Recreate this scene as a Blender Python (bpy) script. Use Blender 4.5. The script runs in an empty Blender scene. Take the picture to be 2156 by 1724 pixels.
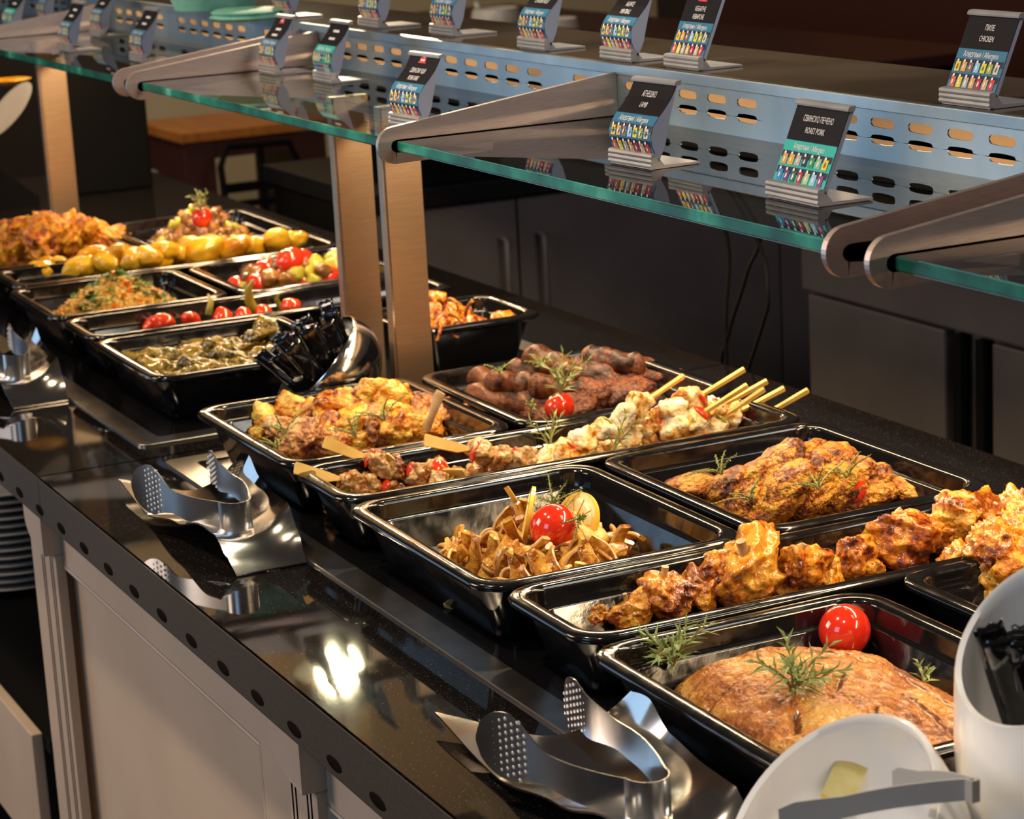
import bpy, bmesh, math, random
from math import sin, cos, pi, radians as R
from mathutils import Vector, Matrix, noise, Euler
random.seed(7)
S = bpy.context.scene
COL = S.collection

# ------------------------------------------------------------------ camera
YAW, PITCH, ROLL, FPX = 2.70204773, 0.23786773, -0.05480862, 5029.416
CAM = Vector((1.57628, -0.78664, 0.68470))
fw = Vector((cos(YAW)*cos(PITCH), sin(YAW)*cos(PITCH), -sin(PITCH)))
rt0 = Vector((sin(YAW), -cos(YAW), 0)); up0 = rt0.cross(fw)
rt = cos(ROLL)*rt0 + sin(ROLL)*up0; up = -sin(ROLL)*rt0 + cos(ROLL)*up0
cd = bpy.data.cameras.new('camera'); cam = bpy.data.objects.new('camera', cd); COL.objects.link(cam)
cam.matrix_world = Matrix(((rt.x, up.x, -fw.x, CAM.x), (rt.y, up.y, -fw.y, CAM.y), (rt.z, up.z, -fw.z, CAM.z), (0, 0, 0, 1)))
cd.sensor_width = 36; cd.lens = FPX/2156*36; cd.clip_start = .05; cd.clip_end = 100
cd.dof.use_dof = True; cd.dof.focus_distance = 2.05; cd.dof.aperture_fstop = 15
S.camera = cam

def at(px, py, z=None, x=None, y=None):
    d = fw*FPX + rt*(px-1078) - up*(py-862)
    t = (z-CAM.z)/d.z if z is not None else (x-CAM.x)/d.x if x is not None else (y-CAM.y)/d.y
    return CAM + d*t
def to_px(p):
    d = Vector(p)-CAM; z = d.dot(fw); return 1078+FPX*d.dot(rt)/z, 862-FPX*d.dot(up)/z

# ------------------------------------------------------------------ world, lights, exposure
S.view_settings.view_transform = 'Standard'; S.view_settings.look = 'None'
S.view_settings.gamma = 1; S.view_settings.use_curve_mapping = False; S.view_settings.exposure = 0.0
w = bpy.data.worlds.new('dim_room'); S.world = w; w.use_nodes = True
w.node_tree.nodes['Background'].inputs[0].default_value = (.60, .50, .43, 1)
w.node_tree.nodes['Background'].inputs[1].default_value = .065

def area(name, loc, target, size, energy, color, size_y=None):
    l = bpy.data.lights.new(name, 'AREA'); l.energy = energy; l.color = color; l.size = size
    if size_y: l.shape = 'RECTANGLE'; l.size_y = size_y
    o = bpy.data.objects.new(name, l); COL.objects.link(o); o.location = loc
    o.rotation_euler = (Vector(target)-Vector(loc)).to_track_quat('-Z', 'Y').to_euler(); return o
def spot(name, loc, target, energy, color, ang, radius=.03, blend=.6):
    l = bpy.data.lights.new(name, 'SPOT'); l.energy = energy; l.color = color; l.spot_size = R(ang); l.spot_blend = blend
    l.shadow_soft_size = radius
    o = bpy.data.objects.new(name, l); COL.objects.link(o); o.location = loc
    o.rotation_euler = (Vector(target)-Vector(loc)).to_track_quat('-Z', 'Y').to_euler(); return o
area('window_light', (1.2, -4.2, 1.9), (-.4, 0, .2), 1.6, 34, (.42, .68, 1.0))
area('window_light', (-3.5, -4.4, 1.9), (-1.5, 0, .1), 1.6, 18, (.60, .76, 1.0))
area('front_fill', (-2.4, -3.0, 1.6), (-.7, 0, -.3), 1.4, 60, (1.0, .72, .50))  # unseen warm area light added to brighten the cream front
area('aisle_fill', (.6, 1.15, 1.7), (-2.6, 1.5, -.3), .8, 22, (1, .86, .80))  # unseen fill added to lift the grey cabinets
area('sheen_fill', (-6.4, 2.2, 3.2), (-9, 2.8, 3.1), 1.2, 150, (1, .74, .48))  # added to light the upper wall for a brown sheen on the quartz
area('blue_fill', (-4.6, -2.8, .1), (0, .4, .25), 2.2, 22, (.45, .70, 1.0))  # unseen area light added so the slotted panel reflects blue
area('table_fill', (-5.0, .6, 1.5), (-5.6, 1.9, -.2), .8, 15, (1, .78, .48))  # added fill for the table, chair and partition
WARM = (1.0, .66, .34)
spot('warm_spot', (-.25, -.75, 1.75), (-.2, .16, 0), 84, (1, .80, .54), 56, .045)
spot('warm_spot', (.75, -.55, 1.75), (.36, .0, .05), 46, (1, .88, .74), 36, .05)  # extra spot added to brighten the white bowl and the roast
spot('warm_spot', (-.95, .95, 1.75), (-.62, .38, 0), 105, (1, .82, .58), 42, .045)
spot('warm_spot', (-1.1, -.7, 1.75), (-.95, .16, 0), 60, (1, .80, .54), 52, .045)
spot('warm_spot', (-2.1, -.6, 1.75), (-1.9, .3, 0), 46, (1, .72, .40), 56, .045)
spot('warm_spot', (-3.33, 1.04, 1.178), (-.3, 0, 0), 60, (1, .80, .52), 44, .04)

# ------------------------------------------------------------------ materials
def mat(name, col=(.5, .5, .5), rough=.5, metal=0, spec=.5, coat=0, cols=None, scale=20, detail=4, bump=0, bscale=None,
        sss=0, rvar=0, stretch=None, trans=0, emit=None, estr=0, alpha=1, ior=1.45, distort=0, coatr=.05, mix2=0, bdist=.002):
    m = bpy.data.materials.new(name); m.use_nodes = True; nt = m.node_tree; N = nt.nodes; L = nt.links
    b = N['Principled BSDF']
    def c4(c): return (*c, 1) if len(c) == 3 else c
    b.inputs['Base Color'].default_value = c4(col); b.inputs['Roughness'].default_value = rough
    b.inputs['Metallic'].default_value = metal; b.inputs['Specular IOR Level'].default_value = spec
    b.inputs['Coat Weight'].default_value = coat; b.inputs['Coat Roughness'].default_value = coatr
    b.inputs['Transmission Weight'].default_value = trans; b.inputs['IOR'].default_value = ior; b.inputs['Alpha'].default_value = alpha
    if sss: b.inputs['Subsurface Weight'].default_value = sss; b.inputs['Subsurface Radius'].default_value = (.006, .003, .0015); b.inputs['Subsurface Scale'].default_value = 1
    if emit: b.inputs['Emission Color'].default_value = c4(emit); b.inputs['Emission Strength'].default_value = estr
    if cols or bump or rvar:
        tc = N.new('ShaderNodeTexCoord'); oi = N.new('ShaderNodeObjectInfo')
        ad = N.new('ShaderNodeVectorMath'); ad.operation = 'MULTIPLY_ADD'
        L.new(oi.outputs['Random'], ad.inputs[0]); ad.inputs[1].default_value = (7.3, 3.1, 5.7)
        L.new(tc.outputs['Object'], ad.inputs[2]); vec = ad.outputs[0]
        if stretch:
            mp = N.new('ShaderNodeMapping'); mp.inputs['Scale'].default_value = stretch; L.new(vec, mp.inputs[0]); vec = mp.outputs[0]
        n = N.new('ShaderNodeTexNoise'); n.inputs['Scale'].default_value = scale; n.inputs['Detail'].default_value = detail
        n.inputs['Distortion'].default_value = distort; L.new(vec, n.inputs['Vector'])
        if cols:
            r = N.new('ShaderNodeValToRGB'); el = r.color_ramp.elements
            if mix2:
                n3 = N.new('ShaderNodeTexNoise'); n3.inputs['Scale'].default_value = scale*5; n3.inputs['Detail'].default_value = 3; L.new(vec, n3.inputs['Vector'])
                ma = N.new('ShaderNodeMix'); ma.inputs[0].default_value = mix2; L.new(n.outputs[0], ma.inputs[2]); L.new(n3.outputs[0], ma.inputs[3]); cn = N.new('ShaderNodeMapRange'); cn.inputs[1].default_value = .37; cn.inputs[2].default_value = .63; cn.inputs[3].default_value = .18; cn.inputs[4].default_value = .84; L.new(ma.outputs[0], cn.inputs[0]); L.new(cn.outputs[0], r.inputs[0])
            else: L.new(n.outputs[0], r.inputs[0])
            k = len(cols)
            while len(el) < k: el.new(.5)
            for i, c in enumerate(cols):
                if len(c) == 2: p, c = c
                else: p = .32+.36*i/(k-1)
                el[i].position = p; el[i].color = c4(c)
            L.new(r.outputs[0], b.inputs['Base Color'])
        if rvar:
            mr = N.new('ShaderNodeMapRange'); mr.inputs[1].default_value = .35; mr.inputs[2].default_value = .65
            mr.inputs[3].default_value = max(.02, rough-rvar); mr.inputs[4].default_value = rough+rvar
            L.new(n.outputs[0], mr.inputs[0]); L.new(mr.outputs[0], b.inputs['Roughness'])
        if bump:
            n2 = N.new('ShaderNodeTexNoise'); n2.inputs['Scale'].default_value = bscale or scale*3; n2.inputs['Detail'].default_value = 3
            L.new(vec, n2.inputs['Vector'])
            bp = N.new('ShaderNodeBump'); bp.inputs['Strength'].default_value = bump; bp.inputs['Distance'].default_value = bdist
            L.new(n2.outputs[0], bp.inputs['Height']); L.new(bp.outputs[0], b.inputs['Normal'])
    return m

M = {}
M['melamine'] = mat('black_melamine', (.005, .005, .006), .12, spec=.5, coat=.25, rvar=.05, scale=60, bump=.05, bscale=90)
M['quartz'] = mat('black_quartz', rough=.032, spec=.5, cols=[(.30, (.035, .030, .026)), (.36, (.006, .005, .005)), (.66, (.006, .005, .005)), (.72, (.10, .09, .08))], scale=420, detail=2)
M['apron'] = mat('quartz_front', rough=.55, spec=.25, cols=[(.042, .031, .020), (.060, .045, .031)], scale=300)  # same stone as the top; room's reflection put into this browner colour
M['hotplate'] = mat('black_hotplate_glass', (.004, .004, .005), .12, spec=.6)
M['steel'] = mat('brushed_steel', (.50, .47, .44), .28, 1, cols=[(.44, .41, .385), (.58, .55, .52)], scale=30, stretch=(1, 1, 40), bump=.05, bscale=200)
M['steel_h'] = mat('brushed_steel_plate', rough=.42, metal=1, cols=[(.52, .44, .42), (.66, .57, .54)], scale=30, stretch=(1, 2, 60), bump=.06, bscale=120)
M['panel'] = mat('perforated_steel', rough=.36, metal=.9, cols=[(.30, .40, .46), (.50, .60, .64)], scale=9, stretch=(1, 1, .3), bump=.05)  # blue light mirrored by the panel is put into the steel colour
M['post_steel'] = mat('brushed_post_warm_lit', rough=.33, metal=1, cols=[(.56, .40, .27), (.68, .50, .35)], scale=30, stretch=(1, 1, 40), bump=.03, bscale=200)  # warm light reflected by the posts put into the steel colour
M['inner_glow'] = mat('warm_inner_steel', (.20, .125, .06), .4, .6)  # lamp glow behind the slots put into this brown steel colour
M['polish'] = mat('polished_steel', (.62, .61, .60), .12, 1, rvar=.05, scale=9)
M['satin'] = mat('satin_tong_steel', (.56, .56, .57), .26, 1, rvar=.05, scale=12)
M['small_tong'] = mat('light_tong_steel', (.62, .60, .57), .35, .35)
M['bump_steel'] = mat('grip_dot_glint', (.85, .80, .76), .30, .4)  # glints of the raised dots put into a paler steel colour
M['shelf'] = mat('dark_shelf_laminate', rough=.10, spec=.8, cols=[(.055, .042, .030), (.085, .066, .046)], scale=8)
M['cream'] = mat('cream_painted_wood', (.50, .44, .37), .42, cols=[(.50, .385, .29), (.55, .43, .33)], scale=6)
M['cab'] = mat('dark_grey_cabinet', rough=.45, cols=[(.085, .075, .075), (.11, .098, .096)], scale=6)
M['black'] = mat('matt_black', (.003, .003, .003), .7, spec=.12)
M['worktop'] = mat('black_worktop', (.006, .006, .007), .6, spec=.15)
M['ceramic'] = mat('white_ceramic', (.90, .88, .86), .16, coat=.6, spec=.5)
M['dish_white'] = mat('off_white_dish', (.20, .19, .18), .5)
M['plate'] = mat('plate_porcelain', (.55, .52, .48), .3)
M['packet'] = mat('black_foil_packet', (.005, .005, .006), .12, spec=.7, coat=1, bump=.35, bscale=70)
M['clear'] = mat('clear_packet_film', (.75, .72, .70), .2, spec=.8, alpha=.35)
M['wood_o'] = mat('orange_wood', rough=.4, cols=[(.34, .11, .02), (.44, .16, .03)], scale=5, stretch=(1, 8, 1))
M['wood_d'] = mat('dark_red_wood', (.05, .014, .010), .45)
M['wall_c'] = mat('cream_wall_paint', (.52, .42, .26), .7, bump=.02)
M['wall_sheen'] = mat('upper_wall_sheen', (.50, .35, .23), .7)  # tinted for the brown sheen that the counter reflects
M['wall_d'] = mat('dark_wall', (.018, .012, .010), .8, bump=.02)
M['floor'] = mat('brown_floor', rough=.4, cols=[(.02, .016, .013), (.035, .028, .022)], scale=3)
M['greybox'] = mat('grey_plastic', (.10, .10, .11), .5)
M['turq'] = mat('turquoise_weave', rough=.6, cols=[(.12, .42, .33), (.24, .60, .48)], scale=40, bump=.3)
M['cfront'] = mat('card_black', (.008, .007, .010), .6, spec=.2)
M['cblue'] = mat('card_blue', (.030, .17, .31), .45)
M['cteal'] = mat('card_teal', (.02, .45, .42), .45)
M['cnavy'] = mat('card_navy', (.010, .018, .05), .45)
M['cwhite'] = mat('card_white', (.80, .80, .82), .5)
M['credlogo'] = mat('card_red', (.62, .06, .06), .5)
M['acryl'] = mat('frosted_holder_plastic', (.30, .34, .44), .22, spec=.6)
M['clip'] = mat('ribbed_clip', (.4, .4, .4), .36, .5, cols=[(.34, .35, .37), (.46, .46, .47)], scale=30)
M['bamboo'] = mat('bamboo', rough=.5, cols=[(.62, .36, .07), (.78, .50, .13)], scale=40, stretch=(1, 1, .2), bump=.15)
M['rosemary'] = mat('rosemary_green', rough=.5, cols=[(.13, .21, .05), (.30, .38, .14)], scale=60, sss=.1)
M['thyme'] = mat('thyme_green', rough=.5, cols=[(.10, .20, .03), (.30, .36, .10)], scale=60)
M['dill'] = mat('dill_green', rough=.5, cols=[(.04, .14, .015), (.14, .28, .04)], scale=80)
M['stem'] = mat('herb_stem', (.30, .26, .09), .5)
M['tomato'] = mat('tomato_red', rough=.12, spec=.6, coat=.8, cols=[(.66, .022, .008), (.78, .05, .014)], scale=12, sss=.15)
M['lemon'] = mat('lemon', rough=.3, spec=.5, coat=.4, cols=[(.75, .47, .03), (.88, .64, .10)], scale=60, bump=.2, sss=.1)
M['lemon_p'] = mat('lemon_flesh', rough=.25, coat=.5, cols=[(.80, .66, .22), (.88, .78, .38)], scale=90, bump=.2)
M['zest'] = mat('potato_flesh', rough=.3, coat=.5, cols=[(.72, .46, .10), (.82, .62, .22)], scale=60, bump=.2)
M['roast'] = mat('roast_pork', rough=.30, spec=.5, coat=0.24, coatr=.22, cols=[(.28, (0.156, 0.035, 0.004)), (.45, (0.350, 0.105, 0.013)), (.60, (0.478, 0.188, 0.032)), (.75, (0.552, 0.298, 0.066))], scale=14, detail=6, bump=.9, bscale=190, mix2=0.3, bdist=.007)
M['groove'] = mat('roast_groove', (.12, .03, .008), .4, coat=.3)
M['gravy'] = mat('brown_gravy', rough=.10, spec=.6, coat=.6, cols=[(.045, .010, .003), (.12, .035, .010)], scale=14)
M['sauce_y'] = mat('amber_sauce', rough=.12, spec=.6, coat=.6, cols=[(.10, .03, .005), (.26, .10, .015)], scale=30)
M['lamb'] = mat('lamb_meat', rough=.24, coat=0.42, coatr=.12, cols=[(.26, (0.092, 0.012, 0.002)), (.42, (0.386, 0.091, 0.009)), (.55, (0.570, 0.203, 0.016)), (.72, (0.662, 0.328, 0.036))], scale=26, detail=6, bump=.8, bscale=90, distort=.6, mix2=0.38, bdist=.007)
M['lamb_y'] = mat('lamb_skin', rough=.2, coat=0.49, coatr=.1, cols=[(.28, (0.221, 0.045, 0.005)), (.46, (0.570, 0.198, 0.014)), (.66, (0.699, 0.359, 0.045))], scale=20, detail=6, bump=.7, bscale=90, distort=.6, mix2=0.38, bdist=.007)
M['bone'] = mat('bone', rough=.4, cols=[(.38, .20, .08), (.62, .40, .20)], scale=60, bump=.2)
M['ear'] = mat('braised_pork_ear', rough=.2, coat=0.49, coatr=.1, cols=[(.28, (0.276, 0.076, 0.007)), (.45, (0.515, 0.212, 0.026)), (.65, (0.681, 0.379, 0.061))], scale=40, detail=4, bump=.4, bscale=150, mix2=0.25, bdist=.007)
M['ear_l'] = mat('ear_cartilage', rough=.2, coat=0.42, cols=[(0.570, 0.314, 0.109), (0.718, 0.479, 0.206)], scale=60)
M['patty'] = mat('fried_patty', rough=.42, coat=0.10, coatr=.3, cols=[(.28, (0.061, 0.013, 0.002)), (.42, (0.218, 0.051, 0.005)), (.54, (0.437, 0.150, 0.011)), (.70, (0.595, 0.293, 0.027))], scale=34, detail=8, bump=1.0, bscale=240, distort=.5, mix2=0.38, bdist=.007)
M['skin'] = mat('golden_chicken_skin', rough=.26, coat=0.35, coatr=.15, cols=[(.26, (0.184, 0.029, 0.003)), (.42, (0.552, 0.158, 0.010)), (.56, (0.699, 0.330, 0.026)), (.72, (0.773, 0.496, 0.088))], scale=22, detail=5, bump=.6, bscale=150, distort=.4, mix2=0.38, bdist=.007)
M['flesh'] = mat('brown_chicken_flesh', rough=.32, coat=0.28, coatr=.2, cols=[(.28, (0.083, 0.017, 0.007)), (.46, (0.313, 0.097, 0.027)), (.62, (0.534, 0.229, 0.062)), (.75, (0.626, 0.348, 0.141))], scale=30, detail=6, bump=.8, bscale=150, distort=.5, mix2=0.38, bdist=.007)
M['sausage'] = mat('blood_sausage_skin', rough=.38, coat=0, spec=.35, coatr=.15, cols=[(.30, (.022, .006, .002)), (.48, (.075, .020, .007)), (.68, (.16, .050, .018))], scale=26, detail=5, bump=.9, mix2=.4, bscale=120)
M['saus_in'] = mat('sausage_filling', rough=.6, cols=[(0.055, 0.014, 0.005), (0.202, 0.068, 0.018)], scale=110, bump=1, bscale=300)
M['dpatty'] = mat('dark_patty', rough=.5, coat=0.10, coatr=.3, cols=[(0.037, 0.009, 0.002), (0.110, 0.025, 0.005), (0.206, 0.053, 0.010)], scale=50, detail=6, bump=1, bscale=240, mix2=0.38, bdist=.007)
M['pork'] = mat('grilled_pork', rough=.28, coat=0.35, coatr=.15, cols=[(.27, (0.123, 0.024, 0.004)), (.42, (0.402, 0.141, 0.030)), (.58, (0.595, 0.341, 0.120)), (.74, (0.647, 0.455, 0.208))], scale=40, detail=6, bump=.7, bscale=150, distort=.6, mix2=0.38, bdist=.007)
M['white'] = mat('grilled_chicken_breast', rough=.3, coat=0.28, coatr=.2, cols=[(.26, (0.400, 0.111, 0.010)), (.38, (0.780, 0.431, 0.088)), (.55, (0.860, 0.716, 0.401)), (.74, (0.880, 0.807, 0.620))], scale=24, detail=6, bump=.6, bscale=140, distort=.5, mix2=0.38, bdist=.007)
M['pep_r'] = mat('red_pepper', rough=.16, coat=.7, cols=[(.60, .02, .008), (.76, .06, .01)], scale=40)
M['pep_g'] = mat('green_pepper', rough=.18, coat=.6, cols=[(.26, .24, .02), (.44, .38, .05)], scale=40)
M['shred'] = mat('orange_saucy_meat', rough=.24, coat=0.42, coatr=.12, cols=[(.27, (0.184, 0.020, 0.002)), (.42, (0.497, 0.096, 0.005)), (.60, (0.699, 0.267, 0.015)), (.74, (0.736, 0.413, 0.046))], scale=50, detail=5, bump=.8, bscale=150, mix2=0.38, bdist=.007)
M['fried'] = mat('orange_fried_batter', rough=.4, coat=0.14, coatr=.3, cols=[(.27, (0.202, 0.037, 0.001)), (.42, (0.534, 0.143, 0.004)), (.60, (0.718, 0.292, 0.009)), (.74, (0.773, 0.416, 0.026))], scale=30, detail=6, bump=.8, bscale=120, mix2=0.38, bdist=.007)
M['potato'] = mat('yellow_potato', rough=.22, coat=0.35, coatr=.12, cols=[(.28, (0.400, 0.131, 0.004)), (.45, (0.680, 0.334, 0.012)), (.65, (0.820, 0.515, 0.034))], scale=22, detail=4, bump=.25, bscale=120)
M['olive'] = mat('vine_leaf', rough=.16, coat=0.56, coatr=.07, cols=[(.28, (0.032, 0.025, 0.002)), (.45, (0.147, 0.104, 0.006)), (.66, (0.331, 0.212, 0.016))], scale=40, detail=5, bump=.9, bscale=90, distort=.8, mix2=0.38, bdist=.007)
M['rice'] = mat('yellow_rice', rough=.4, coat=.2, cols=[(.30, (.56, .28, .04)), (.45, (.78, .50, .10)), (.62, (.86, .66, .22))], scale=60, detail=4, bump=1, bscale=260)
M['parsley'] = mat('parsley', rough=.5, cols=[(.02, .09, .012), (.09, .20, .03)], scale=60)
M['carrot'] = mat('carrot', (.76, .20, .02), .3, coat=.4)
M['mush'] = mat('brown_mushroom', rough=.3, coat=0.35, cols=[(.30, (.06, .018, .004)), (.48, (.20, .08, .015)), (.68, (.36, .17, .035))], scale=40, bump=.5)
M['mince'] = mat('brown_minced_stew', rough=.4, coat=0.21, coatr=.2, cols=[(.30, (.07, .018, .003)), (.48, (.22, .07, .010)), (.68, (.40, .17, .025))], scale=60, bump=1, bscale=200, mix2=0.38, bdist=.007)
M['zucch'] = mat('courgette', rough=.25, coat=0.28, cols=[(0.386, 0.364, 0.029), (0.607, 0.519, 0.076)], scale=40)
M['lampbody'] = mat('lamp_housing', (.12, .11, .10), .4, .6)
M['bulb'] = mat('lamp_glow', (1, .8, .5), .5, emit=(1, .78, .46), estr=160)
M['led'] = mat('led_glow', (1, .7, .4), .5, emit=(1, .70, .40), estr=10)
M['dark_matt'] = mat('matt_dark_brown', (.010, .008, .007), 1, spec=0)
CH = dict(yellow=(.80, .62, .03), orange=(.76, .36, .06), mauve=(.22, .13, .12), sky=(.28, .58, .86), lime=(.66, .66, .03), olive=(.36, .42, .04), beige=(.66, .58, .46),
          coral=(.68, .13, .06), grey=(.48, .44, .40), crimson=(.46, .015, .05), tan=(.66, .42, .22), red=(.60, .05, .05), navy=(.015, .02, .06), green=(.02, .30, .10),
          mint=(.26, .52, .34), blue=(.03, .25, .62), purple=(.14, .04, .24), dgreen=(.01, .14, .09), lgreen=(.42, .62, .25), plum=(.26, .05, .22), gold=(.80, .42, .04))
for k, c in CH.items(): M['i_'+k] = mat('card_'+k, c, .45)

def glass_mat(name, tint, edge=False):
    m = bpy.data.materials.new(name); m.use_nodes = True; nt = m.node_tree; N = nt.nodes; L = nt.links
    N.remove(N['Principled BSDF']); out = N['Material Output']
    tr = N.new('ShaderNodeBsdfTransparent'); tr.inputs[0].default_value = (*tint, 1)
    gl = N.new('ShaderNodeBsdfGlossy'); gl.inputs['Roughness'].default_value = .012
    nz = N.new('ShaderNodeTexNoise'); nz.inputs['Scale'].default_value = 25
    tc = N.new('ShaderNodeTexCoord'); L.new(tc.outputs['Object'], nz.inputs['Vector'])
    fr = N.new('ShaderNodeFresnel'); fr.inputs[0].default_value = 1.9
    ge = N.new('ShaderNodeNewGeometry'); sb = N.new('ShaderNodeMath'); sb.operation = 'SUBTRACT'; sb.inputs[0].default_value = 1; L.new(ge.outputs['Backfacing'], sb.inputs[1])
    mu = N.new('ShaderNodeMath'); mu.operation = 'MULTIPLY'; L.new(fr.outputs[0], mu.inputs[0]); L.new(sb.outputs[0], mu.inputs[1])
    mx = N.new('ShaderNodeMixShader'); L.new(mu.outputs[0], mx.inputs[0]); L.new(tr.outputs[0], mx.inputs[1]); L.new(gl.outputs[0], mx.inputs[2])
    L.new(mx.outputs[0], out.inputs[0]); return m
M['glass'] = glass_mat('clear_shelf_glass', (.90, .95, .92))
M['gedge'] = mat('green_glass_edge', rough=.3, spec=.4, coat=0, cols=[(.30, (.003, .04, .03)), (.48, (.008, .11, .075)), (.62, (.02, .22, .15)), (.74, (.15, .5, .36))], scale=16, stretch=(1, 1, 1), detail=3)

# ------------------------------------------------------------------ helpers
def me(bm, name, mats, smooth=True, sharp=48):
    bmesh.ops.recalc_face_normals(bm, faces=bm.faces)
    d = bpy.data.meshes.new(name); bm.to_mesh(d); bm.free()
    for m in (mats if isinstance(mats, (list, tuple)) else [mats]): d.materials.append(M[m] if isinstance(m, str) else m)
    if smooth:
        for p in d.polygons: p.use_smooth = True
        if sharp: d.set_sharp_from_angle(angle=R(sharp))
    return d
def ob(name, data, parent=None, loc=None, rot=None, scale=None):
    o = bpy.data.objects.new(name, data); COL.objects.link(o)
    if parent: o.parent = parent
    if loc is not None: o.location = loc
    if rot is not None: o.rotation_euler = rot
    if scale is not None: o.scale = (scale,)*3 if isinstance(scale, (int, float)) else scale
    return o
def tag(o, label=None, cat=None, group=None, kind=None):
    if label: o['label'] = label
    if cat: o['category'] = cat
    if group: o['group'] = group
    if kind: o['kind'] = kind
    return o
def thing(name, label, cat, loc=(0, 0, 0), rz=0, group=None):
    o = ob(name, None, loc=loc, rot=(0, 0, rz)); o.empty_display_size = .02; return tag(o, label, cat, group)
def copy_tree(o, parent=None):
    c = o.copy(); COL.objects.link(c); c.parent = parent
    for ch in list(o.children): copy_tree(ch, c)
    return c
def box(bm, x0, x1, y0, y1, z0, z1, mi=0):
    v = [bm.verts.new(p) for p in ((x0, y0, z0), (x1, y0, z0), (x1, y1, z0), (x0, y1, z0), (x0, y0, z1), (x1, y0, z1), (x1, y1, z1), (x0, y1, z1))]
    for f in ((0, 3, 2, 1), (4, 5, 6, 7), (0, 1, 5, 4), (1, 2, 6, 5), (2, 3, 7, 6), (3, 0, 4, 7)):
        bm.faces.new([v[i] for i in f]).material_index = mi
    return v
def bevbox(name, x0, x1, y0, y1, z0, z1, m, parent=None, bev=.002, **k):
    bm = bmesh.new(); box(bm, x0, x1, y0, y1, z0, z1)
    if bev: bmesh.ops.bevel(bm, geom=bm.edges[:], offset=bev, segments=2, affect='EDGES', profile=.6)
    return ob(name, me(bm, name, m, False), parent, **k)
def loft(bm, rings, cap0=True, cap1=True, close=True, mi=0):
    vs = [[bm.verts.new(p) for p in r] for r in rings]; n = len(rings[0])
    for a, b in zip(vs, vs[1:]):
        for i in range(n if close else n-1):
            j = (i+1) % n
            bm.faces.new((a[i], a[j], b[j], b[i])).material_index = mi
    if cap0: bm.faces.new(vs[0][::-1]).material_index = mi
    if cap1: bm.faces.new(vs[-1]).material_index = mi
    return vs
def rrect(x0, x1, y0, y1, r, z, n=6):
    pts = []
    for cx, cy, a0 in ((x1-r, y1-r, 0), (x0+r, y1-r, 90), (x0+r, y0+r, 180), (x1-r, y0+r, 270)):
        for i in range(n+1):
            a = R(a0+90*i/n); pts.append(Vector((cx+r*cos(a), cy+r*sin(a), z)))
    return pts
def tube(bm, pts, rad, n=8, mi=0, flat=1.0, caps=True):
    pts = [Vector(p) for p in pts]; rings = []
    prev = None
    for i, p in enumerate(pts):
        t = (pts[min(i+1, len(pts)-1)]-pts[max(i-1, 0)]).normalized()
        if prev is None: s = t.orthogonal().normalized()
        else: s = (prev - t*prev.dot(t)).normalized()
        prev = s; u = t.cross(s); r = rad[i] if isinstance(rad, (list, tuple)) else rad
        rings.append([p + s*r*cos(2*pi*k/n) + u*r*flat*sin(2*pi*k/n) for k in range(n)])
    return loft(bm, rings, caps, caps, mi=mi)
def lathe(bm, prof, n=40, mi=0):
    rings = [[Vector((r*cos(2*pi*k/n), r*sin(2*pi*k/n), z)) for k in range(n)] for r, z in prof]
    return loft(bm, rings, False, False, mi=mi)
def prism(bm, poly, axis, a, b, mi=0):
    """poly of (u,v); axis 'x': (u,v)=(y,z); 'y': (x,z)"""
    f = (lambda t, u, v: (t, u, v)) if axis == 'x' else (lambda t, u, v: (u, t, v)) if axis == 'y' else (lambda t, u, v: (u, v, t))
    A = [bm.verts.new(f(a, *p)) for p in poly]; B = [bm.verts.new(f(b, *p)) for p in poly]; n = len(poly)
    for i in range(n): bm.faces.new((A[i], A[(i+1) % n], B[(i+1) % n], B[i])).material_index = mi
    for F in (A, B[::-1]):
        f1 = bm.faces.new(F); f1.material_index = mi
    bmesh.ops.triangulate(bm, faces=[f for f in bm.faces if len(f.verts) > 4])
O1 = ['', 'first', 'second', 'third', 'fourth', 'fifth', 'sixth', 'seventh', 'eighth', 'ninth', 'tenth', 'eleventh', 'twelfth', 'thirteenth', 'fourteenth', 'fifteenth',
      'sixteenth', 'seventeenth', 'eighteenth', 'nineteenth']
def ordw(n):
    if n < 20: return O1[n]
    T = ['', '', 'twent', 'thirt', 'fort']
    return T[n//10]+('ieth' if n % 10 == 0 else 'y-'+O1[n % 10])
LB = []      # (list of objects, description, place)
def register(objs, desc, place, cat, group):
    for o in objs: tag(o, None, cat, group)
    LB.append((objs, desc, place))
def finish_labels():
    for objs, desc, place in LB:
        s = sorted(objs, key=lambda o: to_px(o.location)[0])
        n = len(s)
        if n > 90:
            for o in s: o['label'] = f'{desc} {place}'
            continue
        if n > 40:
            sy = sorted(objs, key=lambda o: -to_px(o.location)[1]); rows = (n+13)//14; per = (n+rows-1)//rows
            for r in range(rows):
                rn = 'front row' if r == 0 else 'back row' if r == rows-1 else ordw(r+1)+' row from front'
                for i, o in enumerate(sorted(sy[r*per:(r+1)*per], key=lambda o: to_px(o.location)[0])): o['label'] = f'{desc.split(" ",1)[1]}, {rn}, {ordw(i+1)} from left, {place}'
            continue
        for i, o in enumerate(s):
            if n == 1: pos = ''
            elif i == 0: pos = ', leftmost'
            elif i == n-1: pos = ', rightmost'
            else: pos = ', '+ordw(i+1)+' from left'
            o['label'] = f'{desc}{pos} {place}'

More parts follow.
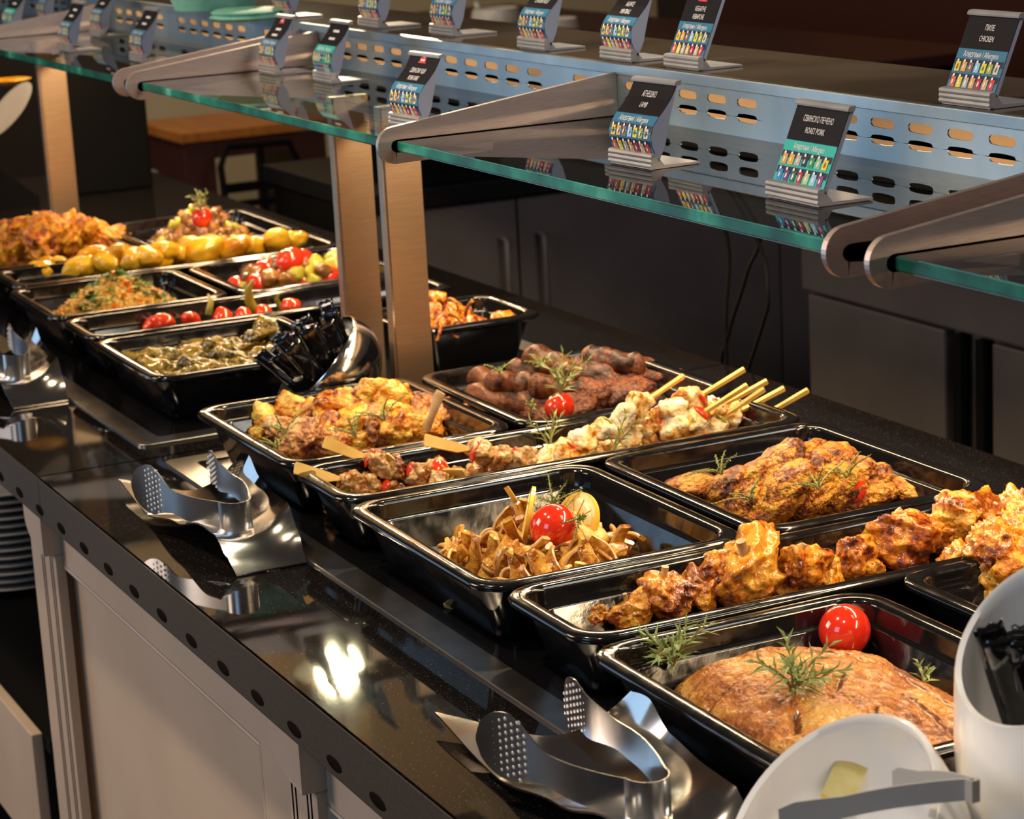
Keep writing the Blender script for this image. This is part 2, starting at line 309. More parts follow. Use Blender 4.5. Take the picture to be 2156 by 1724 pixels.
# ------------------------------------------------------------------ setting
tag(bevbox('floor', -11, 4, -6, 6, -.95, -.9, 'floor', bev=0), kind='structure')
tag(bevbox('wall_back', -11, 4, 4.2, 4.3, -.9, 1.6, 'wall_d', bev=0), kind='structure')
tag(bevbox('wall_far', -9.1, -9, -6, 4.2, -.9, 2.5, 'wall_d', bev=0), kind='structure')
tag(bevbox('sheen_band_1', -9.1, -8.99, -6, 4.2, 2.5, 4.8, 'wall_sheen', bev=0), kind='structure')  # unseen pale band added above dark wall for sheen reflected in counter

# counter ------------------------------------------------------------
counter = thing('buffet_counter', 'long buffet counter with black quartz top over cream panelled wooden front', 'counter')
JX = -1.03
for a, b in ((-3.6, JX-.0006), (JX+.0006, 1.2)):
    bm = bmesh.new(); box(bm, a, b, -.16, .745, -.03, 0); bmesh.ops.bevel(bm, geom=bm.edges[:], offset=.0015, segments=2, affect='EDGES')
    ob('worktop_slab', me(bm, 'worktop_slab', 'quartz', False), counter)
    bevbox('front_strip', a, b, -.1605, -.135, -.052, -.0015, 'apron', counter, .001)
# dark oval marks along the front strip
bm = bmesh.new()
bmesh.ops.create_uvsphere(bm, u_segments=14, v_segments=8, radius=1)
for v in bm.verts: v.co = Vector((v.co.x*.0170, v.co.y*.0007, v.co.z*.0058))
vd = me(bm, 'dark_mark', 'dark_matt'); x = -1.215
while x < .5: ob('dark_mark', vd, counter, (x, -.1606, -.040)); x += .0905
# hotplates set in steel frames
def ring_plate(name, x0, x1, y0, y1, w, z0, z1, m, parent, r=.012):
    bm = bmesh.new()
    rs = [rrect(x0, x1, y0, y1, r, z0), rrect(x0, x1, y0, y1, r, z1-.0008), rrect(x0+.001, x1-.001, y0+.001, y1-.001, r, z1),
          rrect(x0+w, x1-w, y0+w, y1-w, r*.7, z1), rrect(x0+w, x1-w, y0+w, y1-w, r*.7, z0)]
    loft(bm, rs, False, False); return ob(name, me(bm, name, m, False), parent)
for a, b in ((-2.50, -1.083), (-1.0, .9)):
    ring_plate('hotplate_frame', a, b, -.022, .60, .030, .0, .003, 'steel', counter)
    bm = bmesh.new(); loft(bm, [rrect(a+.028, b-.028, .006, .572, .01, .0002), rrect(a+.028, b-.028, .006, .572, .01, .0016)])
    ob('hotplate_glass', me(bm, 'hotplate_glass', 'hotplate', False), counter)
# cream front : rails, recessed panels, pilasters
FY = -.112
bevbox('front_rail', -1.30, 1.1, FY, -.06, -.143, -.052, 'cream', counter, .001)
bevbox('front_rail', -1.30, 1.1, FY, -.06, -.87, -.80, 'cream', counter, .001)
PX0 = at(120, 1164, y=FY).x; PX1 = at(546, 1542, y=FY).x; CX0 = at(563, 1520, y=-.136).x; CX1 = at(628, 1570, y=-.136).x; QX0 = at(686, 1662, y=FY).x
PER = CX0-at(48, 1060, y=-.136).x
for a, b in ((PX0, PX1), (QX0, .62)):
    bm = bmesh.new()
    def rr(i, y): return [Vector((a+i, y, -.143-i)), Vector((b-i, y, -.143-i)), Vector((b-i, y, -.80+i)), Vector((a+i, y, -.80+i))]
    loft(bm, [rr(0, FY), rr(.003, FY-.0008), rr(.010, FY+.004), rr(.018, FY+.012), rr(.022, FY+.012)], False, True)
    ob('recessed_panel', me(bm, 'recessed_panel', 'cream', False), counter)
for a, b in ((-1.30, PX0), (PX1, QX0), (.62, .75)):
    bevbox('front_stile', a, b, FY, -.06, -.80, -.143, 'cream', counter, .0006)
for x0 in (CX0-PER, CX0, .66):
    x1 = x0+(CX1-CX0)
    bevbox('pilaster', x0+.004, x1-.002, FY-.010, FY+.002, -.80, -.052, 'cream', counter, .001)
    W_ = x1-x0; prof = [(x0, -.052), (x0, -.092)]+[(x0+W_*.86*(1-cos(R(t))), -.092-.034*sin(R(t))) for t in range(15, 91, 15)]+[(x1, -.128), (x1, -.052)]
    bm = bmesh.new(); prism(bm, prof, 'y', -.136, FY+.002)
    ob('corbel', me(bm, 'corbel', 'cream', False), counter)
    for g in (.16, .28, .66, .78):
        bevbox('flute_shade', x0+W_*g, x0+W_*g+.0015, FY-.0108, FY-.009, -.78, -.122-.006*(g > .5), 'dark_matt', counter, 0)  # dark strips paint the shade of the flute grooves
bevbox('niche_back', -3.6, -1.30, .30, .32, -.87, -.052, 'black', counter, 0)
bevbox('niche_side', -1.32, -1.298, -.10, .70, -.87, -.03, 'black', counter, 0)
bevbox('niche_shelf', -3.6, -1.30, -.115, .30, -.44, -.421, 'black', counter, .001)
bevbox('shelf_front', -3.6, -1.335, -.13, -.115, -.60, -.42, 'cream', counter, .002)
bevbox('counter_back', -3.6, 1.1, .70, .72, -.87, -.03, 'cab', counter, 0)
bevbox('plinth', -3.55, 1.1, -.06, .68, -.9, -.87, 'black', counter, 0)

# plates in the niche
bm = bmesh.new(); lathe(bm, [(.0, .003), (.07, .003), (.075, .006), (.118, .014), (.121, .017), (.118, .018), (.074, .010), (.0, .007)], 48)
bmesh.ops.remove_doubles(bm, verts=bm.verts, dist=.0005)
pd = me(bm, 'plate', 'plate')
pl = []
for k in range(13):
    o = ob('dinner_plate', pd, None, (-2.035+random.uniform(-.002, .002), .035, -.4215+k*.0125), (0, 0, k)); tag(o, None, 'plate', 'dinner plates stacked in the counter niche'); pl.append(o)
    o['label'] = ('white dinner plate at bottom of stack under counter' if k == 0 else 'topmost white dinner plate of stack under counter' if k == 12
                  else f'white dinner plate, {ordw(k+1)} from bottom of stack under counter')

# ------------------------------------------------------------------ sneeze guard
GY0, GY1, GZ0, GZ1 = .130, .381, .3805, .391
frame = thing('shelf_gantry', 'brushed steel gantry with dark top shelf and slotted panel above counter', 'display shelf')
def post(x, y0, y1, zt=.3718):
    bm = bmesh.new(); box(bm, x-.020, x, y0, y1, 0, zt); bmesh.ops.bevel(bm, geom=[e for e in bm.edges if abs((e.verts[0].co-e.verts[1].co).z) > .1], offset=.003, segments=3, affect='EDGES')
    ob('post', me(bm, 'post', 'post_steel', False), frame)
for x in (-1.06, -1.215, -2.63): post(x, .300, .351)
# top shelf board
bevbox('top_board', -3.4, 1.2, .383, .547, .437, .4455, 'shelf', frame, .0012)
bevbox('front_trim', -3.4, 1.2, .3795, .3835, .434, .4445, 'panel', frame, .0008)
bevbox('box_back', -3.4, 1.2, .545, .5475, .355, .437, 'inner_glow', frame, 0)
# slotted panel with real holes
def slot_panel(x0, n, z0=.391, z1=.4345):
    bm = bmesh.new(); p = .0555
    rows = [(z0, (z0+z1)/2-.0035, .409), ((z0+z1)/2-.0035, z1, .4235)]
    for k in range(n):
        cx = x0+p*(k+.5)
        for (a, b, cz) in rows:
            hole = (k % 7 != 5)
            N_ = 16; h = []; o = []
            for i in range(N_):
                t = 2*pi*(i+.5)/N_; c, s = cos(t), sin(t)
                # rounded slot outline
                hx = .0175; hz = .0043
                px = max(-hx+hz, min(hx-hz, c*hx*1.25)); h.append((cx+px+c*hz, cz+s*hz))
                m = max(abs(c)/(p/2), abs(s)/((b-a)/2)); q = (cx+c/m, (a+b)/2+s/m); o.append(q)
            # snap to corners
            for (qx, qz) in ((cx-p/2, a), (cx+p/2, a), (cx+p/2, b), (cx-p/2, b)):
                j = min(range(N_), key=lambda i: (o[i][0]-qx)**2+(o[i][1]-qz)**2); o[j] = (qx, qz)
            O = [bm.verts.new((u, .381, v)) for u, v in o]
            if hole:
                H = [bm.verts.new((u, .381, v)) for u, v in h]; H2 = [bm.verts.new((u, .3825, v)) for u, v in h]
                for i in range(N_):
                    j = (i+1) % N_; bm.faces.new((O[i], O[j], H[j], H[i])); bm.faces.new((H[i], H[j], H2[j], H2[i]))
            else: bm.faces.new(O)
    bmesh.ops.remove_doubles(bm, verts=bm.verts, dist=.0004)
    return ob('slotted_panel', me(bm, 'slotted_panel', 'panel', False), frame)
for a, b in ((-1.5675, -1.44), (-.663, -.603), (.174, .225), (-2.4675, -2.40)): bevbox('panel_joint', a, b, .381, .3825, .391, .4345, 'panel', frame, 0)
slot_panel(-.603, 14); slot_panel(-1.44, 14); slot_panel(.225, 14); slot_panel(-2.40, 15); slot_panel(-3.3, 15)
bevbox('glass_channel', -3.4, 1.2, .380, .40, .372, .3795, 'dark_matt', frame, .0008)
def bracket(x):
    bm = bmesh.new(); cy, cz, r = .1290, .3865, .0185
    arc = [(cy+r*cos(R(a)), cz+r*sin(R(a))) for a in range(100, 271, 10)]
    poly = [(.3805, .392), (.3805, .4365)]+arc+[(.235, .3705), (.237, .3785)]+[(.150, .379)]
    slot = [(.150+.0075*cos(R(a))-.018, .3855+.0065*sin(R(a))) for a in range(270, 89, -20)]
    poly = poly+slot+[(.150, .392)]
    prism(bm, poly, 'x', x-.003, x+.003)
    return ob('bracket', me(bm, 'bracket', 'steel_h', False), frame)
for x in (-2.43, -1.515, -1.455, -.612, .190, .243, 1.04): bracket(x)
# lamp bar inside the box (gives off light)
bevbox('lamp_housing', -3.3, 1.1, .440, .480, .418, .436, 'lampbody', frame, .002)
for x in (-2.9, -2.2, -1.5, -.8, -.1, .6):
    bevbox('led_strip', x-.30, x+.30, .452, .468, .4155, .4178, 'led', frame, 0)
    area('led_lamp', (x, .46, .413), (x, .44, 0), .56, 4.0, (1, .70, .40), .02)
# glass panes
def pane(x0, x1, label):
    t = thing('glass_shelf', label, 'glass shelf', ((x0+x1)/2, .25, GZ0), group='sneeze guard glass shelves')
    L2 = (x1-x0)/2
    bm = bmesh.new(); box(bm, -L2, L2, GY0+.0006-.25, GY1-.25, 0, GZ1-GZ0)
    ob('glass_pane', me(bm, 'glass_pane', 'glass', False), t)
    bm = bmesh.new(); h = GZ1-GZ0
    prism(bm, [(GY0-.25, .0015), (GY0+.0010-.25, 0), (GY0+.0016-.25, 0), (GY0+.0016-.25, h), (GY0+.0010-.25, h), (GY0-.25, h-.0015)], 'x', -L2, L2)
    ob('polished_edge', me(bm, 'polished_edge', 'gedge', False), t)
pane(-.606, .184, 'glass shelf carrying the lamb and roast pork cards')
pane(-1.448, -.618, 'glass shelf carrying the pork ears card, left of the middle bracket')
pane(.249, 1.034, 'glass shelf at far right beyond the doubled brackets')
pane(-2.424, -1.521, 'glass shelf above the left steel post')
pane(-3.4, -2.436, 'glass shelf at far upper left corner of photo')

# ------------------------------------------------------------------ cards
PROF = [(.000, .014), (-.0035, .022), (-.0045, .031), (-.0015, .040), (.005, .048), (.012, .055), (.019, .063), (.0245, .072), (.028, .080)]
PLEN = [0]
for a, b in zip(PROF, PROF[1:]): PLEN.append(PLEN[-1]+math.dist(a, b))
STRAIGHT = [(.0015+.0285*i/8, .014+.066*i/8) for i in range(9)]
def cpt(u, v, off, W, prof):
    """u -W/2..W/2, v 0..1 up the card"""
    s = v*PLEN[-1]
    for i in range(8):
        if s <= PLEN[i+1] or i == 7:
            t = (s-PLEN[i])/(PLEN[i+1]-PLEN[i]); a, b = prof[i], prof[i+1]; break
    y = a[0]+(b[0]-a[0])*t; z = a[1]+(b[1]-a[1])*t
    d = Vector((b[0]-a[0], b[1]-a[1])).normalized()
    return Vector((u, y-d.y*off, z+d.x*off))
def cquad(bm, u0, u1, v0, v1, off, W, prof, mi, nv=1):
    for k in range(nv):
        a = v0+(v1-v0)*k/nv; b = v0+(v1-v0)*(k+1)/nv
        f = bm.faces.new([bm.verts.new(cpt(u, v, off, W, prof)) for u, v in ((u0, a), (u1, a), (u1, b), (u0, b))]); f.material_index = mi
TXT = {}
def text_mesh(s):
    if s in TXT: return TXT[s]
    c = bpy.data.curves.new('t', 'FONT'); c.body = s; c.size = 1; c.align_x = 'CENTER'; c.resolution_u = 2
    o = bpy.data.objects.new('t', c); COL.objects.link(o); dg = bpy.context.evaluated_depsgraph_get(); dg.update()
    m = bpy.data.meshes.new_from_object(o.evaluated_get(dg)); TXT[s] = ([v.co.copy() for v in m.vertices], [tuple(p.vertices) for p in m.polygons])
    bpy.data.objects.remove(o); return TXT[s]
def put_text(bm, s, vc, size, W, prof, off, squeeze=.8, u0=0):
    vs, fs = text_mesh(s)
    V = [bm.verts.new(cpt(u0+v.x*size*squeeze, vc+(v.y-.35)*size/PLEN[-1], off, W, prof)) for v in vs]
    for f in fs:
        try: bm.faces.new([V[i] for i in f])
        except ValueError: pass
ROWB = (['yellow', 'orange', 'mauve', 'sky', 'lime', 'olive', 'beige'], ['coral', 'yellow', 'grey', 'orange', 'crimson', 'tan', 'red'])
ROWT = (['orange', 'gold', 'grey', 'navy', 'green', 'mint', 'yellow'], ['blue', 'purple', 'dgreen', 'crimson', 'lgreen', 'sky', 'plum'])
def card(px, py, z, lines, label, teal=False, logo=False, rz=0, W=.072, straight=False, flip='', foot=.05):
    p = at(px, py, z)
    t = thing('menu_card_holder', label, 'menu card', (p.x, p.y+.004, z+.0004), rz, 'allergen menu cards on the shelves')
    t.scale = (.91, .92, .92)
    prof = STRAIGHT if straight else PROF
    # holder body: clear sheet behind card, base foot, ribbed clips
    bm = bmesh.new(); back = [(.004, .006), (.012, .022), (.0165, .040), (.021, .056), (.0285, .0795)] if not straight else [(.0045, .010), (.034, .079)]
    prism(bm, [(a[0]+.0006, a[1]) for a in prof]+back[::-1], 'x', -W/2, W/2)
    ob('plastic_holder', me(bm, 'plastic_holder', 'acryl', False), t)
    bm = bmesh.new(); prism(bm, [(-.004, 0), (foot, .0002), (foot, .0022), (.010, .0030), (.0045, .010), (.0, .010)], 'x', -W/2, W/2)
    ob('foot', me(bm, 'foot', 'clip', False), t)
    def clip(y, z, n, tilt):
        bm = bmesh.new()
        for k in range(n):
            zz = k*.0044; a = [(-.0042, zz), (-.0050, zz+.0016), (-.0042, zz+.0038), (-.0020, zz+.0044), (.0022, zz+.0044), (.0022, zz)]
            a = [(y+u+tilt*v, z+v) for u, v in a]; prism(bm, a, 'x', -W/2-.0015, W/2+.0015)
        return ob('clip', me(bm, 'clip', 'clip', False), t)
    clip(-.0015, .0015, 3, .05)
    clip(prof[-1][0]+.0005, prof[-1][1]-.0035, 1, .3)
    bm = bmesh.new()
    mats = ['cfront', 'cteal' if teal else 'cblue', 'cnavy', 'cwhite']+['i_'+k for k in CH]; ci = {k: 4+i for i, k in enumerate(CH)}
    cquad(bm, -W/2, W/2, 0, .50, .0003, W, prof, 1, 6)
    cquad(bm, -W/2, W/2, .50, 1, .0003, W, prof, 0, 6)
    for r, row in enumerate(ROWT if teal else ROWB):
        vc = .265-.185*r
        cquad(bm, -W/2+.001, W/2-.001, vc+.015, vc+.095, .0005, W, prof, 2)
        for i, cn in enumerate(row):
            uc = -W/2+W*(i+.75)/7.6; cw = W*.047
            cquad(bm, uc-cw, uc+cw, vc-.065, vc+.055, .0008, W, prof, ci[cn])
            pic = 3 if i % 2 else (ci['mauve'] if cn in ('yellow', 'lime', 'beige', 'sky') else 3)
            hw = cw*.42; random.seed(i*7+r); q = random.uniform(.6, 1)
            pts = [(uc-hw, vc-.03), (uc, vc-.05*q), (uc+hw*q, vc-.01), (uc+hw*.4, vc+.03*q), (uc-hw*.5, vc+.02)]
            f = bm.faces.new([bm.verts.new(cpt(a, b, .0011, W, prof)) for a, b in pts]); f.material_index = pic
            f = bm.faces.new([bm.verts.new(cpt(uc+cw*.45*cos(a_)-cw*.25, vc+.068+.020*sin(a_), .0012, W, prof)) for a_ in [2*pi*j/8 for j in range(8)]]); f.material_index = 3
    random.seed(int(px))
    ob('printed_card', me(bm, 'printed_card', mats, False), t)
    bm = bmesh.new()
    if teal: put_text(bm, 'Алергени / Allergens', .43, .0086, W, prof, .0008, .62)
    else: put_text(bm, 'Алергени / Allergens', .43, .0090, W, prof, .0008, .62)
    th = .80 if not logo else .72
    for k, s in enumerate(lines):
        vv = th-(.155 if not logo else .13)*k
        if s: put_text(bm, s, vv, .0088, W, prof, .0008, .56)
        else: cquad(bm, -W*.16, W*.16, vv-.022, vv+.022, .0008, W, prof, 0)
    ob('lettering', me(bm, 'lettering', ['cwhite'], False), t)
    if logo:
        bm = bmesh.new()
        def poly(pts, mi, off): bm.faces.new([bm.verts.new(cpt(a, b, off, W, prof)) for a, b in pts]).material_index = mi
        poly([(-.0065, .855), (.0065, .855), (.0075, .905), (.005, .935), (-.005, .935), (-.0075, .905)], 0, .0009)
        poly([(-.0015, .935), (.0045, .93), (.0035, .968), (.001, .978)], 1, .0010)
        poly([(-.0090, .842), (.0090, .842), (.0100, .862), (.006, .856), (-.006, .856), (-.0100, .862)], 0, .0011)
        poly([(-.0048, .878), (.0048, .878), (.0052, .902), (-.0052, .902)], 1, .0012)
        ob('logo', me(bm, 'logo', ['credlogo', 'cwhite'], False), t)
    return t
TS = .4455; GS = GZ1
card(2032, 225, TS, ['ПИЛЕ', 'CHICKEN'], 'black and blue chicken card on top shelf, farthest right', straight=True)
card(1436, 146, TS, ['КЕБАПЧЕ', 'KEBAPCHE'], 'card reading KEBAPCHE with red logo on top shelf', logo=True, straight=True)
card(1298, 129, TS, ['КЮФТЕ', 'MEATBALL'], 'card reading MEATBALL with red logo on top shelf', logo=True)
card(1120, 106, TS, ['ПИЛЕШКО ФИЛЕ', 'CHICKEN FILLET'], 'card reading CHICKEN FILLET on top shelf')
card(930, 76, TS, ['', ''], 'blue card on top shelf between chicken fillet card and slanted one', foot=.06)
card(777, 59, TS, ['', ''], 'blue card on top shelf, second right of turquoise basket', foot=.06)
card(592, 38, TS, ['', ''], 'blue card on top shelf touching the turquoise basket')
card(1669, 426, GS, ['СВИНСКО ПЕЧЕНО', 'ROAST PORK'], 'black and turquoise ROAST PORK card on glass shelf', teal=True, straight=True, W=.080)
card(1328, 351, GS, ['АГНЕШКО', 'LAMB'], 'black and blue LAMB card on glass shelf', rz=R(4), W=.074)
card(852, 269, GS, ['СВИНСКИ УШИ', 'PORK EARS'], 'PORK EARS card with red logo on glass shelf', logo=True, rz=R(3), W=.074)
card(564, 157, GS, ['', ''], 'slim blue card with logo left of the turquoise banded card', logo=True, W=.064)
card(680, 174, GS, ['', ''], 'black and turquoise banded card left of the PORK EARS card', teal=True, W=.066)
card(288, 131, GS, ['', ''], 'blue card just behind the left pair of brackets', W=.066)
card(136, 109, GS, ['', ''], 'blue card directly above the left steel post', W=.066)
card(202, 78, GS, ['', ''], 'blue card set back from the glass edge, upper left', W=.066)
card(18, 76, GS, ['', ''], 'turquoise banded card at the extreme upper left', teal=True, W=.072)
card(88, 52, GS, ['', ''], 'small blurred blue card deepest on the left glass', W=.058)

# turquoise ribbed basket on the top shelf
bk = thing('woven_basket', 'round turquoise ribbed woven basket on the top shelf', 'basket', tuple(at(452, 20, z=TS+.0))[:2]+(TS,))
bm = bmesh.new(); pr = []
for k in range(15):
    z = .001+k*.006; r = .115+.035*sin(k/14*pi*.5)
    pr += [(r, z), (r+.0035, z+.003)]
pr += [(.148, .094)]+[(.140-.002*k, .09-.006*k) for k in range(13)]+[(0, .012)]
lathe(bm, [(0, .0005), (.113, .0005)]+pr, 64); bmesh.ops.remove_doubles(bm, verts=bm.verts, dist=.0004)
for v in bm.verts: v.co.x *= .62; v.co.y *= .50
ob('basket_wall', me(bm, 'basket_wall', 'turq'), bk)
bm = bmesh.new(); lathe(bm, [(0, 0), (.075, 0), (.083, .004), (.075, .008), (.080, .011), (.07, .014), (0, .014)], 48); bmesh.ops.remove_doubles(bm, verts=bm.verts, dist=.0004)
o = ob('woven_mat', me(bm, 'woven_mat', 'turq'), None, tuple(at(520, 40, z=TS))[:2]+(TS,), None, (.8, .62, 1)); tag(o, 'flat turquoise woven mat right of the turquoise basket', 'mat')

# ------------------------------------------------------------------ background
Yr = thing('kitchen_cabinet', 'dark grey kitchen cabinet with two bar handles behind counter', 'cabinet', (-2.78, 1.5, -.9))
bevbox('carcass', -.56, -.022, -.52, 1.15, .10, .86, 'black', Yr, .002)
for k, (a, b) in enumerate(((-.52, -.205), (-.200, .42), (.425, 1.15))):
    d = bevbox('door', -.02, 0, a, b, .10, .858, 'cab', Yr, .002)
    if k < 2:
        y = -.245 if k == 0 else -.160
        bm = bmesh.new(); tube(bm, [(0, y, .60), (.030, y, .60), (.035, y, .605), (.035, y, .775), (.030, y, .78), (0, y, .78)], .006, 10)
        h = ob('handle', me(bm, 'handle', 'cab'), d)
bevbox('worktop', -.60, .02, -.53, 1.2, .862, .90, 'worktop', Yr, .003)
bevbox('plinth', -.5, -.04, -.5, 1.1, 0, .10, 'black', Yr, 0)
Xr = thing('drawer_cabinet', 'dark grey under-counter cabinets along the kitchen aisle at right', 'cabinet', (-2.03, 1.5, -.9))
bevbox('carcass', 0, 2.3, .022, .60, .10, .88, 'cab', Xr, .002)
for a, b in ((.02, .43), (.56, 1.0), (1.03, 1.5), (1.53, 2.2)):
    bevbox('door', a, b, 0, .02, .12, .745, 'cab', Xr, .003)
bevbox('top_rail', 0, 2.3, 0, .02, .752, .88, 'cab', Xr, .003)
for x in (.455, .515): bevbox('gap_strip', x, x+.022, -.001, .018, .12, .745, 'black', Xr, .001)
bevbox('worktop', -.02, 2.35, -.02, .62, .882, .91, 'worktop', Xr, .003)
# black machine on the kitchen worktop, white pots behind
mc = thing('coffee_machine', 'black machine standing on the kitchen worktop', 'machine', (-2.98, 1.25, .0))
bevbox('machine_body', -.16, .14, -.2, .35, .0005, .26, 'black', mc, .01); bevbox('drip_tray', .14, .19, -.15, .3, .001, .02, 'black', mc, .003)
# black column beside left post
bc = thing('black_cabinet', 'black appliance standing on counter behind the left steel post', 'cabinet', (-3.25, .62, 0))
bevbox('cabinet_body', -.1, .02, -.11, .055, .0005, .32, 'black', bc, .004); bevbox('cabinet_top', -.105, .025, -.115, .06, .32, .335, 'black', bc, .003)
gb = thing('socket_box', 'grey plastic utility box with a pipe above it, behind left post', 'utility box', (-3.6, .775, -.9))
bevbox('box_body', -.03, .02, -.025, .022, .60, .885, 'greybox', gb, .004)
bevbox('box_lid', .02, .024, -.022, .019, .62, .80, 'greybox', gb, .003)
bm = bmesh.new(); tube(bm, [(0, 0, .885), (0, -.01, .95), (0, -.028, 1.01), (0, -.030, 1.16)], .006, 8); ob('pipe', me(bm, 'pipe', 'ceramic'), gb)
bevbox('box_stand', -.02, .015, -.015, .015, 0, .60, 'black', gb, 0)
# orange topped table, chair
tb = thing('wooden_table', 'wooden table with orange top and dark red panel sides', 'table', (-5.3, 1.58, -.9))
bevbox('tabletop', -.35, .10, -.21, .27, .735, .765, 'wood_o', tb, .003)
bevbox('side_panel', -.30, .09, -.20, -.105, 0, .735, 'wood_d', tb, .003); bevbox('side_panel', -.30, .09, .155, .25, 0, .735, 'wood_d', tb, .003)
bevbox('apron', .06, .085, -.105, .155, .68, .735, 'wood_d', tb, .002)
ch = thing('black_chair', 'black framed chair tucked in front of the wooden table', 'chair', (-5.02, 1.54, -.9))
def bar(parent, name, pts, r, m='black'):
    bm = bmesh.new(); tube(bm, pts, r, 8); return ob(name, me(bm, name, m), parent)
bar(ch, 'back_frame', [(0, -.10, .44), (0, -.115, .68), (0, -.09, .735), (0, .10, .73), (0, .125, .67), (0, .12, .44)], .011)
bar(ch, 'back_post', [(0, .015, .44), (0, .01, .73)], .010)
bevbox('back_rail', -.01, .01, -.11, .12, .60, .628, 'black', ch, .004)
bevbox('back_rail', -.01, .01, -.11, .12, .555, .575, 'black', ch, .004)
bevbox('seat', -.02, .24, -.14, .14, .42, .445, 'black', ch, .008)
for a in (0, .22):
    for b in (-.11, .12): bar(ch, 'leg', [(a, b, 0), (a, b, .43)], .012)
cw = thing('cream_partition', 'cream panelled partition wall behind the wooden table', 'partition', (-6.2, 1.95, -.9))
bevbox('partition_panel', -.05, 0, -.52, 1.6, 0, 1.2, 'wall_c', cw, .004)
bevbox('partition_stile', 0, .012, -.44, -.39, 0, 1.2, 'wall_c', cw, .002)
bevbox('partition_post', -.06, .03, -.56, -.50, 0, 1.21, 'wall_c', cw, .003)
# blurred white pots, upper centre
for (px, py, r, h, lb) in ((1045, 45, .075, .10, 'rounded white pot in background left of the meatball card'), (1160, 75, .085, .12, 'white bowl in background behind the chicken fillet card')):
    p = at(px, py, y=2.3); t = thing('white_pot', lb, 'pot', (p.x, 2.3, p.z-h*.6))
    bm = bmesh.new(); lathe(bm, [(0, 0), (r*.6, 0), (r, h*.5), (r*.98, h*.8), (r*.9, h), (r*.85, h*.98), (r*.9, h*.5), (0, .01)], 32); bmesh.ops.remove_doubles(bm, verts=bm.verts, dist=.0005)
    ob('pot_body', me(bm, 'pot_body', 'plate'), t)
    bm = bmesh.new(); tube(bm, [(-r, 0, h*.5), (-r*1.5, 0, h*.8), (-r*1.8, 0, h*1.1)], [.02, .012, .008], 8); ob('spout', me(bm, 'spout', 'plate'), t)
sb = thing('serving_station', 'brown topped wooden station in the dark background', 'station', (-3.9, 2.6, -.9))
bevbox('station_top', -2.2, .6, -.4, .3, .96, .99, 'wood_d', sb, .004); bevbox('station_body', -2.1, .5, -.35, .25, 0, .96, 'black', sb, .004)
ww = thing('wooden_cabinet', 'brown wooden cabinet blurred at the top centre', 'cabinet', (-4.6, 3.6, -.9))
bevbox('cabinet_body', -1.0, 1.35, -.2, .3, .0, 1.35, 'wood_d', ww, .004); bevbox('cabinet_front', -.3, 1.3, -.22, -.2, 1.12, 1.33, 'wood_o', ww, .004)
# white oval dish & dish with amber light put into its colour, at left edge
p = at(22, 236, x=-3.1); dt = thing('oval_dish', 'white oval dish tilted on black stand at left edge', 'dish', p)
bm = bmesh.new(); lathe(bm, [(0, 0), (.03, 0), (.055, .009), (.057, .011), (.054, .011), (.03, .003), (0, .003)], 40); bmesh.ops.remove_doubles(bm, verts=bm.verts, dist=.0004)
for v in bm.verts: v.co.x *= 1.2; v.co.y *= .45
nz_ = Vector((.75, -.45, .55)).normalized(); ax_ = (rt*.52+up*.85); ax_ = (ax_-nz_*ax_.dot(nz_)).normalized(); ay_ = nz_.cross(ax_)
o = ob('dish_body', me(bm, 'dish_body', 'dish_white'), dt); o.rotation_euler = Matrix((ax_, ay_, nz_)).transposed().to_euler()
bs = thing('display_stand', 'black slanted stand under the white oval dish', 'stand', (p.x-.06, p.y-.02, 0))
bm = bmesh.new(); prism(bm, [(-.25, 0), (.07, 0), (.07, .02), (-.16, p.z+.02), (-.25, p.z+.03)], 'x', -.10, .02); ob('stand_body', me(bm, 'stand_body', 'black', False), bs)
p = at(20, 178, x=-3.25); ad = thing('amber_lit_dish', 'amber lit shallow dish at left edge above the oval dish', 'dish', p)
bm = bmesh.new(); lathe(bm, [(0, 0), (.03, 0), (.045, .010), (.044, .011), (.03, .002), (0, .002)], 32); bmesh.ops.remove_doubles(bm, verts=bm.verts, dist=.0004)
ob('dish_body', me(bm, 'dish_body', 'potato'), ad)
# cables hanging behind the counter
def cable(pts, r, lb):
    bm = bmesh.new(); P = [Vector(p) for p in pts]; q = []
    for i in range(len(P)-1):
        a, b, c, d = P[max(i-1, 0)], P[i], P[i+1], P[min(i+2, len(P)-1)]
        for k in range(6):
            t = k/6; q.append(.5*((2*b)+(-a+c)*t+(2*a-5*b+4*c-d)*t*t+(-a+3*b-3*c+d)*t**3))
    q.append(P[-1]); tube(bm, q, r, 8); o = ob('black_cable', me(bm, 'black_cable', 'black'), None, P[0])
    for v in o.data.vertices: v.co -= P[0]
    return tag(o, lb, 'cable', 'black cables hanging behind the counter')
CY = .765
cable([(-1.06, .545, .42), (-1.062, .66, .33), (-1.056, CY, .18), (-1.056, CY, .05), (-1.062, CY, -.1), (-1.06, CY, -.4)], .0028, 'straight black cable hanging behind the counter, leftmost of the three')
cable([(-.98, .545, .42), (-.985, .66, .33), (-.975, CY, .19), (-1.0, CY, .12), (-1.052, CY, .03), (-1.075, CY, -.05), (-1.08, CY, -.4)], .0026, 'black cable crossing over to the left behind the counter')
cable([(-.97, .545, .42), (-.975, .66, .33), (-.975, CY, .17), (-.950, CY, .10), (-.965, CY, .06), (-1.01, CY, -.02), (-1.03, CY, -.1), (-1.03, CY, -.4)], .0026, 'kinked black cable bulging to the right behind the counter')
